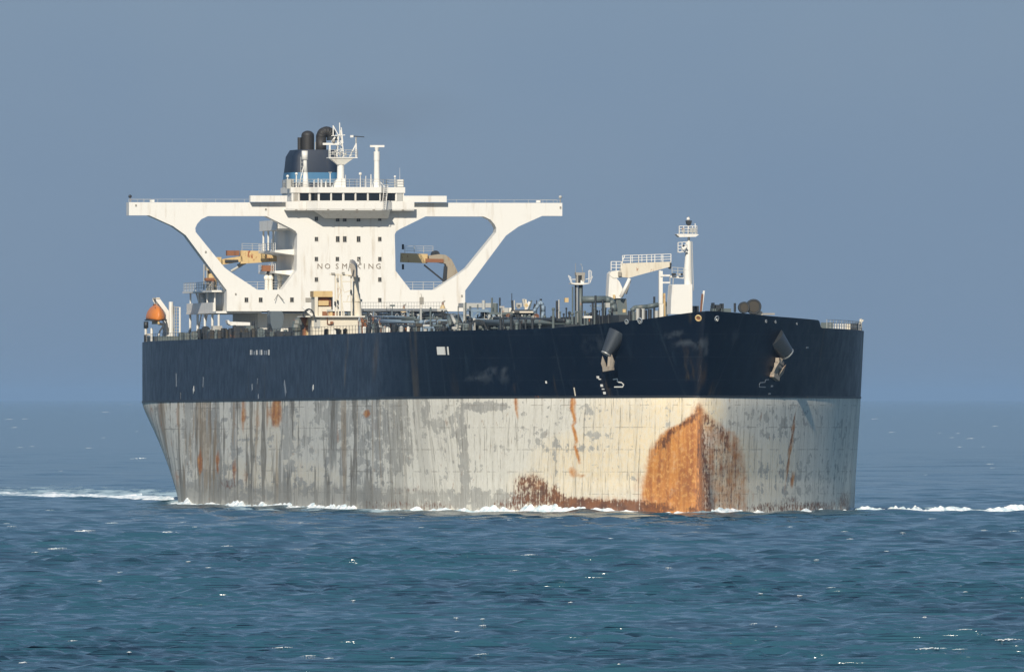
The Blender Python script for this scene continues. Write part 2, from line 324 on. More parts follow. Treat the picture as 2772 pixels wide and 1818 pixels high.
def hull_material_low():
    t = NT('weathered_antifouling')
    rust, burnt_and_shade, warm, grey, run, fore = (t.attr(k) for k in ('rust', 'burnt_and_shade', 'warm', 'grey', 'run', 'fore'))
    sp = t.n('ShaderNodeSeparateXYZ'); t.lk(t.co, sp.inputs[0]); Z = sp.outputs[2]
    cb = t.n('ShaderNodeCombineXYZ'); t.lk(run, cb.inputs[0]); t.lk(Z, cb.inputs[1]); t.co = cb.outputs[0]   # girth, height
    N = lambda a, b, d=4, r=.55, o=0: t.noise((a, b, 1), d, r, (o * 1.7, o * 2.3, o))
    M = t.math; X = t.mix
    def over(c, f, k, col): return X(M('MULTIPLY', f, k) if not isinstance(k, (int, float)) or k != 1 else f, c, col)
    aft = M('SUBTRACT', 1.0, fore)
    fine = N(2.4, 1.7, 5, .65, 8); blot = N(.62, .75, 6, .66, 1); st = N(1.3, .10, 6, .6, 3); st2 = N(3.6, .16, 5, .6, 4)
    # panel by panel difference between the plates
    def cell(pu, pz, o):
        v = t.n('ShaderNodeCombineXYZ'); t.lk(M('FLOOR', M('DIVIDE', M('ADD', run, o), pu)), v.inputs[0]); t.lk(M('FLOOR', M('DIVIDE', Z, pz)), v.inputs[1])
        w_ = t.n('ShaderNodeTexWhiteNoise', noise_dimensions='2D'); t.lk(v.outputs[0], w_.inputs['Vector']); return w_.outputs['Value']
    plate = M('ADD', M('MULTIPLY', cell(1.55, 2.7, 0), .6), M('MULTIPLY', cell(3.1, 5.4, 1), .4))
    cream = X(warm, (.73, .69, .585), (.88, .71, .44))
    cream = X(t.ramp(fine, .35, .7), cream, X(.5, cream, (.84, .81, .73)))
    g1 = X(t.ramp(N(.12, .1, 3, .5, 5), .35, .65), (.40, .385, .345), (.50, .475, .41))
    g1 = X(t.ramp(fine, .5, .75), g1, (.55, .53, .47))
    gm = M('ADD', M('MULTIPLY', grey, M('ADD', .17, M('MULTIPLY', fore, .12))), M('ADD', M('MULTIPLY', blot, .75), M('ADD', M('MULTIPLY', st, .35), M('MULTIPLY', plate, .13))))
    gm = M('ADD', gm, M('MULTIPLY', fore, -.036))
    c = X(t.ramp(gm, .675, .715), cream, g1)
    # broad bands and runs, strongest along the flat side
    k1 = M('ADD', .12, M('MULTIPLY', aft, .68))
    c = over(c, t.ramp(N(.30, .022, 3, .5, 11), .53, .56), k1, (.31, .295, .255))
    c = over(c, t.ramp(N(.85, .04, 4, .6, 12), .55, .58), k1, (.20, .17, .125))
    c = over(c, t.ramp(N(1.1, .05, 4, .6, 13), .57, .61), M('ADD', .25, M('MULTIPLY', aft, .5)), (.70, .66, .57))
    c = over(c, t.ramp(N(.6, .03, 4, .6, 17), .57, .62), M('MULTIPLY', aft, .62), (.36, .245, .125))
    # frame seams with broken runs, plate seams
    def lines(u, pitch, wd): return M('LESS_THAN', M('ABSOLUTE', M('SUBTRACT', M('FRACT', M('DIVIDE', u, pitch)), .5)), wd)
    wob = M('ADD', run, M('ADD', M('MULTIPLY', M('SUBTRACT', N(.3, .45, 3, .6, 6), .5), .35), M('MULTIPLY', N(.22, 0, 2, .5, 7), 1.5)))
    seam = M('MULTIPLY', lines(wob, 1.55, .05), t.ramp(N(1.6, .2, 5, .65, 2), .45, .56))
    c = over(c, seam, M('MULTIPLY', t.ramp(N(.35, .3, 4, .6, 23), .38, .6), .68), (.20, .17, .13))
    hs = M('MULTIPLY', lines(M('ADD', Z, M('MULTIPLY', fine, .12)), 2.7, .018), t.ramp(N(.4, .3, 4, .6, 9), .47, .58))
    c = over(c, hs, .55, (.20, .165, .12))
    c = over(c, t.ramp(st2, .57, .66), M('ADD', .54, M('MULTIPLY', aft, .2)), (.17, .148, .112))
    c = over(c, t.ramp(N(5.0, .22, 4, .6, 14), .585, .64), .55, (.74, .71, .63))
    c = over(c, t.ramp(N(6.5, .5, 4, .6, 15), .63, .68), .6, (.14, .12, .095))
    # the dirty belt above the water
    bz = t.ramp(M('ADD', Z, M('MULTIPLY', M('SUBTRACT', M('ADD', st2, blot), 1.0), 3.2)), 1.4, 2.6, 1.0, 0.0)
    c = over(c, bz, M('ADD', .10, M('MULTIPLY', aft, .5)), (.36, .33, .27))
    # rust
    rn = M('ADD', rust, M('MULTIPLY', M('SUBTRACT', M('ADD', M('MULTIPLY', blot, .55), M('MULTIPLY', st, .45)), .5), 2.1))
    orange = X(t.ramp(st, .36, .66), (.62, .245, .048), (.36, .12, .028))
    orange = X(t.ramp(fine, .45, .7), orange, (.70, .35, .10)); orange = X(t.ramp(N(.5, .4, 5, .6, 19), .52, .68), orange, (.30, .10, .03))
    c = over(c, t.ramp(rn, .15, .95), t.ramp(rust, .0, .55, 0, .96), orange)
    bn = M('ADD', burnt_and_shade, M('MULTIPLY', M('SUBTRACT', M('ADD', M('MULTIPLY', fine, .6), M('MULTIPLY', st2, .4)), .5), 3.0))
    c = over(c, t.ramp(bn, .25, .7), t.ramp(burnt_and_shade, .0, .4, 0, .95), X(t.ramp(blot, .35, .65), (.095, .034, .017), (.22, .085, .032)))  # dark rust, and the shade painted on the port side of the stem
    c = over(c, t.ramp(N(1.0, .5, 7, .7, 21), .62, .68), .55, (.33, .16, .065))
    t.bump(M('ADD', blot, M('MULTIPLY', seam, .6)), .05, .45)
    return t.fin(c, .62)
def hull_material_top():
    t = NT('navy_topside_paint')
    wide = t.noise((.035, .035, .05), 3, .5)
    st = t.noise((.8, .8, .035), 5, .6, (3, 1, 2)); st2 = t.noise((.35, .35, .02), 4, .55, (9, 4, 4))
    fine = t.noise((.5, .5, .4), 6, .65, (5, 5, 5))
    c = t.mix(t.ramp(wide, .35, .65), (.0014, .0055, .0145), (.0028, .0080, .0195))
    xs_ = t.n('ShaderNodeSeparateXYZ'); t.lk(t.co, xs_.inputs[0]); c = t.mix(t.math('MULTIPLY', t.ramp(xs_.outputs[0], 290, 225), .75), c, (.0085, .0165, .034))   # sky sheen on the flat side aft, painted in as lighter navy
    c = t.mix(t.math('MULTIPLY', t.ramp(st, .55, .78), .55), c, (.016, .030, .046))
    c = t.mix(t.math('MULTIPLY', t.ramp(st2, .60, .72), t.math('MULTIPLY', t.ramp(st, .4, .6), .55)), c, (.075, .056, .030))
    c = t.mix(t.math('MULTIPLY', t.ramp(fine, .64, .74), .25), c, (.04, .05, .06))
    c = t.mix(t.math('MULTIPLY', t.attr('rust'), t.ramp(st, .3, .6)), c, (.17, .105, .035))
    c = t.mix(t.math('MULTIPLY', t.attr('scuff'), t.ramp(fine, .42, .58)), c, (.10, .12, .14))
    sx_ = t.n('ShaderNodeSeparateXYZ'); t.lk(t.co, sx_.inputs[0])
    def ln(o, pitch, wd): return t.math('LESS_THAN', t.math('ABSOLUTE', t.math('SUBTRACT', t.math('FRACT', t.math('DIVIDE', o, pitch)), .5)), wd)
    pl = t.math('MAXIMUM', ln(sx_.outputs[0], 7.4, .012), ln(sx_.outputs[2], 2.75, .016))
    c = t.mix(t.math('MULTIPLY', pl, t.ramp(fine, .4, .6, .1, .5)), c, (.022, .032, .045))
    t.bump(t.math('ADD', wide, t.math('MULTIPLY', t.noise((.22, .22, .3), 2, .5, (2, 2, 9)), .35)), .12, .5)
    return t.fin(c, t.ramp(fine, .3, .7, .36, .5), Specular_IOR_Level=.30)

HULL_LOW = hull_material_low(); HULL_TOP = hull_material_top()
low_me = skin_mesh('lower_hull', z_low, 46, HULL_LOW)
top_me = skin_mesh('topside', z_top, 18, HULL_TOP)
def verts_np(me):
    a = np.empty(len(me.vertices) * 3, np.float32); me.vertices.foreach_get('co', a); return a.reshape(-1, 3)
def attr_np(me, k):
    a = np.empty(len(me.vertices), np.float32); me.attributes[k].data.foreach_get('value', a); return a
def set_attr(me, k, v): me.attributes.new(k, 'FLOAT', 'POINT').data.foreach_set('value', np.asarray(v, np.float32))
P = verts_np(low_me); arc = attr_np(low_me, 'arc')
_x = np.linspace(LOA + 4, -4, 1400); _y = half(_x, ZB - .5); _w = .20 + .80 * sstep(258, 292, _x)
_r = np.concatenate([[0], np.cumsum(np.hypot(np.diff(_x), np.diff(_y)) * _w[1:])])
_xy = np.interp(np.abs(P[:, 1]), _y[:900][np.argsort(_y[:900])], _x[:900][np.argsort(_y[:900])])   # forward, measure across the ship so that runs hang plumb
_k = sstep(288, 304, P[:, 0]); _xe = P[:, 0] * (1 - _k) + _xy * _k
set_attr(low_me, 'run', np.interp(-_xe, -_x, _r) * np.where(P[:, 1] > 0, 1, -1) + np.where(P[:, 1] > 0, 60.3, 0))
set_attr(low_me, 'fore', sstep(250, 300, P[:, 0]))
for key, brushes in STAIN.items():
    if key in ('top_rust', 'scuff'): continue
    v = np.zeros(len(P))
    for (a, z, ra, rz, amt) in brushes:
        if key == 'rust' and a < -60: amt *= 1.2; ra *= .62; rz *= 1.7; z -= .3 * rz * (z > 9)
        if key == 'burnt_and_shade' and a > 12: amt *= .72
        if key == 'burnt_and_shade' and z < 1.3: z, rz = z - .45, rz + .35
        q = ((arc - a) / (ra * 1.25)) ** 2 + ((P[:, 2] - z) / (rz * 1.25)) ** 2
        v = np.maximum(v, amt * np.clip(1 - q, 0, 1) ** .6)
    if key == 'rust':                                       # rust flower over the bulb
        ins = np.interp(P[:, 2], _bz, _bw, right=-3) * np.where(P[:, 1] > 0, 1.22, .96) - np.abs(P[:, 1])
        near = (P[:, 0] > LOA - 13)
        dome = sstep(-.3 - .10 * np.clip(12.5 - P[:, 2], 0, 10), .9, ins) * near * np.where(P[:, 1] > .05, .55, .98) * sstep(13.2, 11.5, P[:, 2])  # port half fainter: its shade is put into the rust colour
        rim = np.exp(-((ins - .3) / .6) ** 2) * near * (P[:, 2] > 3.5) * .45
        v = np.maximum(v, np.maximum(dome, rim * (P[:, 2] < 12.8)))
    if key == 'burnt_and_shade':                                      # painted shade of the port cheek, plus the darker rust rim
        wid = .18 + (12.0 - P[:, 2]) * .065                 # wedge of shade painted down the stem bar
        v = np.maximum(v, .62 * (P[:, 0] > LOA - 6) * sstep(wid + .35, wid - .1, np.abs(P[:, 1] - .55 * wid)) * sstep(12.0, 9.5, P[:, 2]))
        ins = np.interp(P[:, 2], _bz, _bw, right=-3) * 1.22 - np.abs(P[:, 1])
        v = np.maximum(v, .34 * (P[:, 1] > .1) * sstep(-.6, 1.5, ins) * (P[:, 0] > LOA - 13))  # port half painted browner to stand for its shade
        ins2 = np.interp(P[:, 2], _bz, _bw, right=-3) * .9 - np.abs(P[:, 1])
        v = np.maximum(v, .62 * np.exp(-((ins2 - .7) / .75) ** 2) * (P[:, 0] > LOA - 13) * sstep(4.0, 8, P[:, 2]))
    if key == 'grey': v *= np.where(P[:, 1] > 0, .55, 1.0)
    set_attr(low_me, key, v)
P = verts_np(top_me); arc = attr_np(top_me, 'arc')
for key, src in (('rust', 'top_rust'), ('scuff', 'scuff')):
    v = np.zeros(len(P))
    for (a, z, ra, rz, amt) in STAIN[src]:
        if key == 'rust' and a > -8: amt *= .5
        q = ((arc - a) / ra) ** 2 + ((P[:, 2] - z) / rz) ** 2
        v = np.maximum(v, amt * np.clip(1 - q, 0, 1))
    set_attr(top_me, key, v)
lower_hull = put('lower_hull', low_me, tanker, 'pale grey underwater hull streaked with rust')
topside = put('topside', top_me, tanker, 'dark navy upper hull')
_T = BVHTree.FromPolygons([v.co for v in top_me.vertices], [tuple(p.vertices) for p in top_me.polygons])
_L = BVHTree.FromPolygons([v.co for v in low_me.vertices], [tuple(p.vertices) for p in low_me.polygons])
def on_hull(px, py, tree=None):
    d = ray(px, py).normalized()
    for T in ((tree,) if tree else (_T, _L)):
        h = T.ray_cast(_eye, d)
        if h[0]:
            n = h[1] if h[1].dot(d) < 0 else -h[1]
            return h[0], n
    return None, None

# rubbing strip where the two paints meet, and the main deck
def edge_strip(z0, z1, out):
    m = MB()
    for s in (-1, 1):
        pts = []
        for d in _ds:
            x = LOA - d; y = s * float(half(np.array(x), ZB)); pts.append((x, y))
        for (x0, y0), (x1, y1) in zip(pts[:-1], pts[1:]):
            t = Vector((x1 - x0, y1 - y0, 0)); n = Vector((-t.y, t.x, 0)).normalized() * out
            if n.y * s < 0: n = -n
            m.add([(x0, y0, z0), (x1, y1, z0), (x1 + n.x, y1 + n.y, z0), (x0 + n.x, y0 + n.y, z0),
                   (x0, y0, z1), (x1, y1, z1), (x1 + n.x, y1 + n.y, z1), (x0 + n.x, y0 + n.y, z1)],
                  [(3, 2, 6, 7), (0, 1, 2, 3), (4, 7, 6, 5)])
    return m
edge_strip(ZB - .04, ZB + .22, .07).build('paint_line_strip', DKSTEEL, tanker)
dk = MB(); xs = list(np.linspace(0, LOA - 1, 90))
row = []
for x in xs:
    y = float(half(np.array(x), ZB + 8)); zz = ZB + 8.02
    row.append((x, y, zz))
for (x0, y0, z0), (x1, y1, z1) in zip(row[:-1], row[1:]):
    dk.add([(x0, -y0 + .05, z0), (x1, -y1 + .05, z1), (x1, y1 - .05, z1), (x0, y0 - .05, z0)], [(0, 1, 2, 3)])
dk.build('main_deck', DECKRED, tanker)
DK = ZB + 8.02

# ---------------------------------------------------------------- sea
def wave_field():
    n = 96
    lam = np.exp(rng.uniform(math.log(.9), math.log(34), n)); lam = np.sort(lam)
    th = rng.normal(R(-100), R(30), n)                      # travelling towards the viewer, a little to the left
    k = 2 * math.pi / lam
    steep = .066 * (lam / 6.0) ** -.10 * np.where(lam > 10, .40, 1.0) * np.where((lam > 1.4) & (lam < 6), 1.45, 1.0)
    a = steep / k * rng.uniform(.5, 1.3, n)
    a = a * np.sqrt(18.0 / n) * 1.0
    n2 = 64                                                 # short crested chop
    l2 = np.sort(np.exp(rng.uniform(math.log(1.2), math.log(6.5), n2))); t2 = rng.normal(R(-97), R(40), n2); k2 = 2 * math.pi / l2
    a2 = .040 / k2 * rng.uniform(.5, 1.4, n2)
    return (np.concatenate([lam, l2]), np.concatenate([k * np.cos(th), k2 * np.cos(t2)]), np.concatenate([k * np.sin(th), k2 * np.sin(t2)]),
            np.concatenate([a, a2]), rng.uniform(0, 6.28, n + n2))
WAVES = wave_field()
def eta(x, y, step=None):
    """height and horizontal shift of the water surface (trochoidal sum)"""
    z = np.zeros_like(x); dx = np.zeros_like(x); dy = np.zeros_like(x)
    grp = .92 + .28 * np.sin(x * .021 + y * .013 + 1.0) * np.sin(y * .006 - x * .017) + .10 * np.sin(y * .023 + x * .005)
    for l, kx, ky, a, p in zip(*WAVES):
        wgt = 1.0 if step is None else sstep(2.2, 4.5, l / step)
        ph = kx * x + ky * y + p; k = math.hypot(kx, ky)
        g = grp if l < 9 else 1.0
        z += wgt * a * g * np.sin(ph)
        q = .85 * a * wgt * g * np.cos(ph) / k
        dx += q * kx; dy += q * ky
    return z, dx, dy
def build_sea():
    r = [8.0, 60, 250, 600, 850, 930]
    x = 950.0
    while x < 6500: r.append(x); x += .36 * (x / 1000.0) ** 2.15
    r += list(np.geomspace(6600, 140000, 46)); r = np.array(r)
    fine = np.linspace(-R(2.05), R(2.05), 400)
    co_ = np.concatenate([fine, np.linspace(R(2.3), R(360 - 2.3), 44)])
    nr, nc = len(r), len(co_)
    rr, aa = np.meshgrid(r, co_, indexing='ij')
    X = rr * np.sin(aa); Y = rr * np.cos(aa)
    Z = np.zeros_like(X)
    act = np.where((r > 930) & (r < 6500))[0]; i0, i1 = act[0], act[-1] + 1
    step = np.maximum(rr[i0:i1, :400] * (R(4.1) / 400), np.maximum(.36 * (rr[i0:i1, :400] / 1000) ** 2.15, .2) * .55)
    ez, ex, ey = eta(X[i0:i1, :400].copy(), Y[i0:i1, :400].copy(), step)
    fade = sstep(930, 970, rr[i0:i1, :400]) * sstep(6500, 5200, rr[i0:i1, :400]) * sstep(R(2.05), R(1.98), np.abs(aa[i0:i1, :400]))
    Z[i0:i1, :400] = ez * fade; X[i0:i1, :400] += ex * fade; Y[i0:i1, :400] += ey * fade
    V = np.stack([X, Y, Z], -1).reshape(-1, 3).astype(np.float32)
    i = np.arange(nr - 1)[:, None]; j = np.arange(nc)[None, :]; j2 = (j + 1) % nc
    q = np.stack([i * nc + j, i * nc + j2, (i + 1) * nc + j2, (i + 1) * nc + j], -1).reshape(-1, 4)
    q = q[:, ::-1]
    me = bpy.data.meshes.new('sea'); me.vertices.add(len(V)); me.vertices.foreach_set('co', V.ravel())
    me.loops.add(q.size); me.loops.foreach_set('vertex_index', q.ravel().astype(np.int32))
    me.polygons.add(len(q)); me.polygons.foreach_set('loop_start', np.arange(0, q.size, 4, dtype=np.int32))
    me.update(calc_edges=True); me.polygons.foreach_set('use_smooth', np.ones(len(q), bool))
    # foam left on the water: the wake astern and the churned strip along the hull
    M = np.array(SHIP_I); L = V @ M[:3, :3].T + M[:3, 3]
    lx, ly = L[:, 0], L[:, 1]
    hb = np.zeros(len(V)); near = (lx > 5) & (lx < LOA + 6) & (np.abs(ly) < 60)
    hb[near] = half(lx[near], 0.0)
    strip = near * np.exp(-np.clip(np.abs(ly) - hb, 0, 99) / 3.0) * .85
    ast = np.clip(-lx, 0, 900)
    wk = (lx < 14) * np.exp(-(ly / (24 + .05 * ast)) ** 4) * (.80 - .35 * sstep(100, 500, ast)) * sstep(800, 500, ast)
    arm = np.zeros(len(V))
    for s in (-1, 1):                                       # arms of the bow wave
        back = np.clip(LOA - 22 - lx, -30, 400); c = 22 + back * .36
        arm = np.maximum(arm, (lx > LOA - 150) * (lx < LOA - 22) * np.exp(-((ly * s - c) / 2.5) ** 2) * .8 * sstep(LOA - 150, LOA - 90, lx))
    set_attr(me, 'foam', np.maximum(np.maximum(strip, wk), arm))
    return me
def sea_material():
    t = NT('sea_water')
    # the small chop that the mesh leaves out
    n1 = t.noise((1.5, .8, 1), 4, .6); n2 = t.noise((.22, .13, 1), 4, .6, (4, 4, 0)); n3 = t.noise((.02, .012, 1), 3, .5, (9, 1, 0)); n4 = t.noise((.035, .0032, 1), 4, .6, (3, 8, 0))
    h = t.math('ADD', t.math('MULTIPLY', n1, .05), t.math('ADD', t.math('MULTIPLY', n2, .14), t.math('ADD', t.math('MULTIPLY', n3, 1.2), t.math('MULTIPLY', n4, 2.0))))
    t.bump(h, 1.0, .9)
    c = t.mix(t.ramp(n3, .4, .6), (.0230, .079, .114), (.0260, .086, .121))
    f = t.math('ADD', t.attr('foam'), t.math('MULTIPLY', t.math('SUBTRACT', t.noise((.35, .10, 1), 6, .65, (2, 6, 0)), .5), 1.6))
    fm = t.math('MULTIPLY', t.ramp(f, .42, .85), t.ramp(t.attr('foam'), .02, .2))
    c = t.mix(fm, c, (.42, .54, .58))
    t.fin(c, t.ramp(fm, 0, 1, .13, .7), IOR=1.333)
    return t.m
sea_me = build_sea(); sea_me.materials.append(sea_material())
sea = put('sea', sea_me, None); sea['kind'] = 'structure'; sea['label'] = 'choppy steel blue open sea with small whitecaps'

# ---------------------------------------------------------------- haze
hz = MB().box(-145000, 145000, -145000, 145000, -14.0, 78.0)
hm = bpy.data.materials.new('sea_haze'); hm.use_nodes = True
for nd in list(hm.node_tree.nodes):
    if nd.type != 'OUTPUT_MATERIAL': hm.node_tree.nodes.remove(nd)
pv = hm.node_tree.nodes.new('ShaderNodeVolumePrincipled'); pv.inputs['Density'].default_value = 1.5e-5
pv.inputs['Color'].default_value = (.40, .62, .90, 1); pv.inputs['Anisotropy'].default_value = 0.0
hm.node_tree.links.new(pv.outputs[0], hm.node_tree.nodes['Material Output'].inputs['Volume'])
haze = hz.build('haze', hm); haze['kind'] = 'stuff'; haze['label'] = 'thin blue sea haze that softens the horizon'

# ---------------------------------------------------------------- foam with height: bow wave, wash along the hull, whitecaps
FOAM = NT('white_foam')
FOAM.fin(FOAM.mix(FOAM.ramp(FOAM.noise((1.3, 1.3, 2), 4, .6), .35, .6), (.46, .58, .63), (.86, .88, .88)), .8)
FOAM.p.inputs['Subsurface Weight'].default_value = 0.0
FOAM = FOAM.m
def blob(m, c, r, sz):
    n0 = len(m.v); m.ball(c, r, 7, 5, sz)
    for i in range(n0, len(m.v)):
        p = Vector(m.v[i]) - Vector(c); m.v[i] = tuple(Vector(c) + p * random.uniform(.72, 1.25))
def sea_z(x, y):
    z, _, _ = eta(np.array([x], float), np.array([y], float)); return float(z[0])
def vnoise(x, y, seed):
    """cheap value noise, 0..1"""
    xi = np.floor(x).astype(int); yi = np.floor(y).astype(int); fx = x - xi; fy = y - yi
    hsh = lambda a, b: (np.abs(np.sin(a * 127.1 + b * 311.7 + seed * 17.3) * 43758.5453) % 1.0)
    fx = fx * fx * (3 - 2 * fx); fy = fy * fy * (3 - 2 * fy)
    return (hsh(xi, yi) * (1 - fx) + hsh(xi + 1, yi) * fx) * (1 - fy) + (hsh(xi, yi + 1) * (1 - fx) + hsh(xi + 1, yi + 1) * fx) * fy
def foam_run(name, label, pts, seed, dens=3.0):
    """a torn ridge of foam; pts: (local x, local y, height, spread) along the ship"""
    P = np.array(pts, float); L = np.concatenate([[0], np.cumsum(np.hypot(np.diff(P[:, 0]), np.diff(P[:, 1])))])
    st_ = .16 if L[-1] < 120 else .30
    s_ = np.arange(0, L[-1], st_); X0, Y0, H0, S0 = (np.interp(s_, L, P[:, k]) for k in range(4))
    tx = np.gradient(X0); ty = np.gradient(Y0); ln = np.hypot(tx, ty) + 1e-9; nx, ny = -ty / ln, tx / ln
    sg = np.sign(ny * Y0); sg[sg == 0] = 1
    if abs(P[0, 0] - P[-1, 0]) < 12: nx, ny, sg = np.ones_like(nx), np.zeros_like(ny), np.ones_like(sg)
    K = 15; o = np.linspace(-.5, 2.6, K)
    SS, OO = np.meshgrid(s_, o, indexing='ij'); off = OO * S0[:, None]
    lx = X0[:, None] + (nx * sg)[:, None] * off; ly = Y0[:, None] + (ny * sg)[:, None] * off
    n = .5 * vnoise(SS / 3.1, off / 1.4, seed) + .3 * vnoise(SS / .95, off / .55, seed + 3) + .2 * vnoise(SS / .36, off / .25, seed + 5)
    big = vnoise(SS / 7.0, SS * 0, seed + 9)
    prof = np.exp(-((OO - .25) / .85) ** 2)
    zz = H0[:, None] * prof * (n * 1.8 - .32) * (.55 + .65 * big) - .10
    M = np.array(SHIP_M); W = np.stack([lx, ly, np.zeros_like(lx)], -1) @ M[:3, :3].T + M[:3, 3]
    ez, _, _ = eta(W[..., 0].copy(), W[..., 1].copy()); W[..., 2] = ez * .6 + zz
    V = W.reshape(-1, 3); i = np.arange(len(s_) - 1)[:, None]; j = np.arange(K - 1)[None, :]
    q = np.stack([i * K + j, (i + 1) * K + j, (i + 1) * K + j + 1, i * K + j + 1], -1).reshape(-1, 4)
    keep = zz.reshape(-1)[q].max(1) > -.02; q = q[keep]
    me = bpy.data.meshes.new(name); me.from_pydata([tuple(v) for v in V], [], [tuple(int(a) for a in f) for f in q])
    bm = bmesh.new(); bm.from_mesh(me); bmesh.ops.delete(bm, geom=[v for v in bm.verts if not v.link_faces], context='VERTS'); bmesh.ops.recalc_face_normals(bm, faces=bm.faces); bm.to_mesh(me); bm.free()
    me.polygons.foreach_set('use_smooth', [True] * len(me.polygons)); me.materials.append(FOAM)
    ob = put(name, me, None, label); ob['kind'] = 'stuff'; return ob
def hp(x, s, h, sp): return (x, s * float(half(np.array(float(x)), 0.0)), h, sp)
foam_run('hull_wash', 'broken white wash along the waterline of the starboard side',
         [hp(x, -1, h, .8) for x, h in ((333, .6), (330, .75), (327, .6), (324, .35), (320, .5), (316, 1.5), (312, 2.0), (308, 1.8), (304, 1.7), (298, 1.4), (290, 1.1), (284, .35), (278, .8), (272, .35), (262, .3), (248, .9), (225, 1.0), (205, .5), (185, .9), (165, .5), (140, 1.0), (120, .4), (105, 1.0), (95, .5), (80, .3))], 3, 16.0)
foam_run('bow_wash', 'broken white wash under the port bow',
         [hp(x, 1, h, .7) for x, h in ((334, .7), (331, .9), (327, .9), (323, .5), (318, .7), (313, .35), (307, .75), (300, .5), (293, .7), (286, .6), (282, .5))], 5, 18.0)
foam_run('breaking_bow_wave', 'white breaking crest running out from the port bow towards the right',
         [(286, 27, .9, .8), (287, 30, 1.2, .9), (288, 31.5, 2.4, .9), (288.5, 33.8, 2.4, .9), (288, 36, 1.5, .9), (287, 41, 1.4, .9), (287, 45, 1.4, .9), (287, 50, 1.2, .9), (285, 54, 1.1, .9), (284, 58, .55, .9), (283, 66, .5, .9)], 9, 30.0)
foam_run('stern_wake_crest', 'pale churned wake trailing from the stern to the left',
         [(14, -15, .8, 3), (-20, -16, .5, 4), (-60, -13, .35, 6), (-110, -14, .5, 8), (-170, -10, .25, 9), (-230, -16, .3, 9), (-300, -8, .3, 9), (-380, -10, .25, 9)], 12, 6.0)
CAPS = [(140, 1280, 28), (85, 1297, 12), (1228, 1296, 26), (345, 1245, 20), (385, 1243, 28), (190, 1243, 34), (530, 1275, 20), (15, 1222, 10), (1550, 1330, 14),
        (825, 1403, 12), (2250, 1477, 25), (650, 1535, 30), (710, 1541, 22), (765, 1547, 16), (2165, 1530, 46), (2230, 1526, 25), (2350, 1508, 44), (2290, 1240, 14),
        (1060, 1448, 9), (1215, 1188, 14), (245, 958, 12), (300, 940, 8), (20, 975, 14), (58, 974, 10), (320, 1070, 24), (240, 1018, 8), (75, 1040, 8), (2212, 1018, 9), (2255, 1020, 13),
        (2226, 1008, 8), (2306, 1091, 8), (935, 1212, 10), (1300, 1214, 12), (2170, 1214, 14), (980, 1233, 9), (420, 1221, 12), (260, 1222, 20), (1770, 1402, 9), (1900, 1214, 10), (120, 1190, 14),
        (2060, 1290, 8), (1120, 1540, 20), (1560, 1500, 9), (1980, 1262, 10), (480, 1330, 8), (1420, 1262, 8), (700, 1222, 8)]
random.seed(77)
CAPS += [(random.uniform(0, 2380), random.uniform(1200, 1560) ** 1.0, random.uniform(6, 16)) for _ in range(34)] + [(random.choice((random.uniform(0, 330), random.uniform(2010, 2380))), random.uniform(960, 1120), random.uniform(5, 12)) for _ in range(14)]
random.seed(21); m = MB()
for (dx, dy, wd) in CAPS:
    px, py = dx * 1.16471, dy * 1.16471; D = EYE * FPX / (py - CYP); X = (px - CXP) / FPX * D
    if D < 6000:                                            # sit on the nearest crest
        ys = np.linspace(D - 14, D + 14, 60); zs, _, _ = eta(np.full(60, X), ys); i = int(np.argmax(zs)); Y = float(ys[i]); Z = float(zs[i]) * .9
    else: Y, Z = D, .2
    W = wd * 1.9 / FPX * D; hgt = min(max(.07, W * .075), 1.8)
    for k in range(40):
        u = random.uniform(-1, 1)
        blob(m, (X + u * W * .5, Y + random.uniform(-.4, .4), Z + hgt * (.7 - .6 * u * u) * random.uniform(.0, .7) + u * W * .02),
             hgt * .24 * (1.2 - .8 * abs(u)), (random.uniform(1.6, 3.4), 1.2, random.uniform(.5, .9)))
o = m.build('whitecaps', FOAM, None, True, 'small scattered whitecaps on the open water'); o['kind'] = 'stuff'

# ---------------------------------------------------------------- accommodation, bridge wings, wheelhouse
UF = 45.0                                                   # station of the front bulkhead
_vc, _ = zy(939.5, 700, UF)
def F(px, py, u=UF): return zy(px, py, u)
def half_poly(pts, s):
    """points measured on the starboard half, (distance from centre px, py), for side s"""
    return [((F(939.5 - d, py)[0] - _vc) * (-s) + 0.0, F(939.5 - d, py)[1]) for d, py in pts]
def plate_with_holes(name, outer, holes, x0, x1, mat, parent):
    bm = bmesh.new(); loops = []
    for lp in [outer] + holes:
        vs = [bm.verts.new((x1, y, z)) for y, z in lp]
        for i in range(len(vs)): bm.edges.new((vs[i], vs[(i + 1) % len(vs)]))
        loops.append(lp)
    bmesh.ops.triangle_fill(bm, use_beauty=True, use_dissolve=False, edges=bm.edges[:])
    r = bmesh.ops.extrude_face_region(bm, geom=bm.faces[:])
    for v in r['geom']:
        if isinstance(v, bmesh.types.BMVert): v.co.x = x0
    bmesh.ops.recalc_face_normals(bm, faces=bm.faces[:])
    me = bpy.data.meshes.new(name); bm.to_mesh(me); bm.free(); me.materials.append(mat)
    return put(name, me, parent)
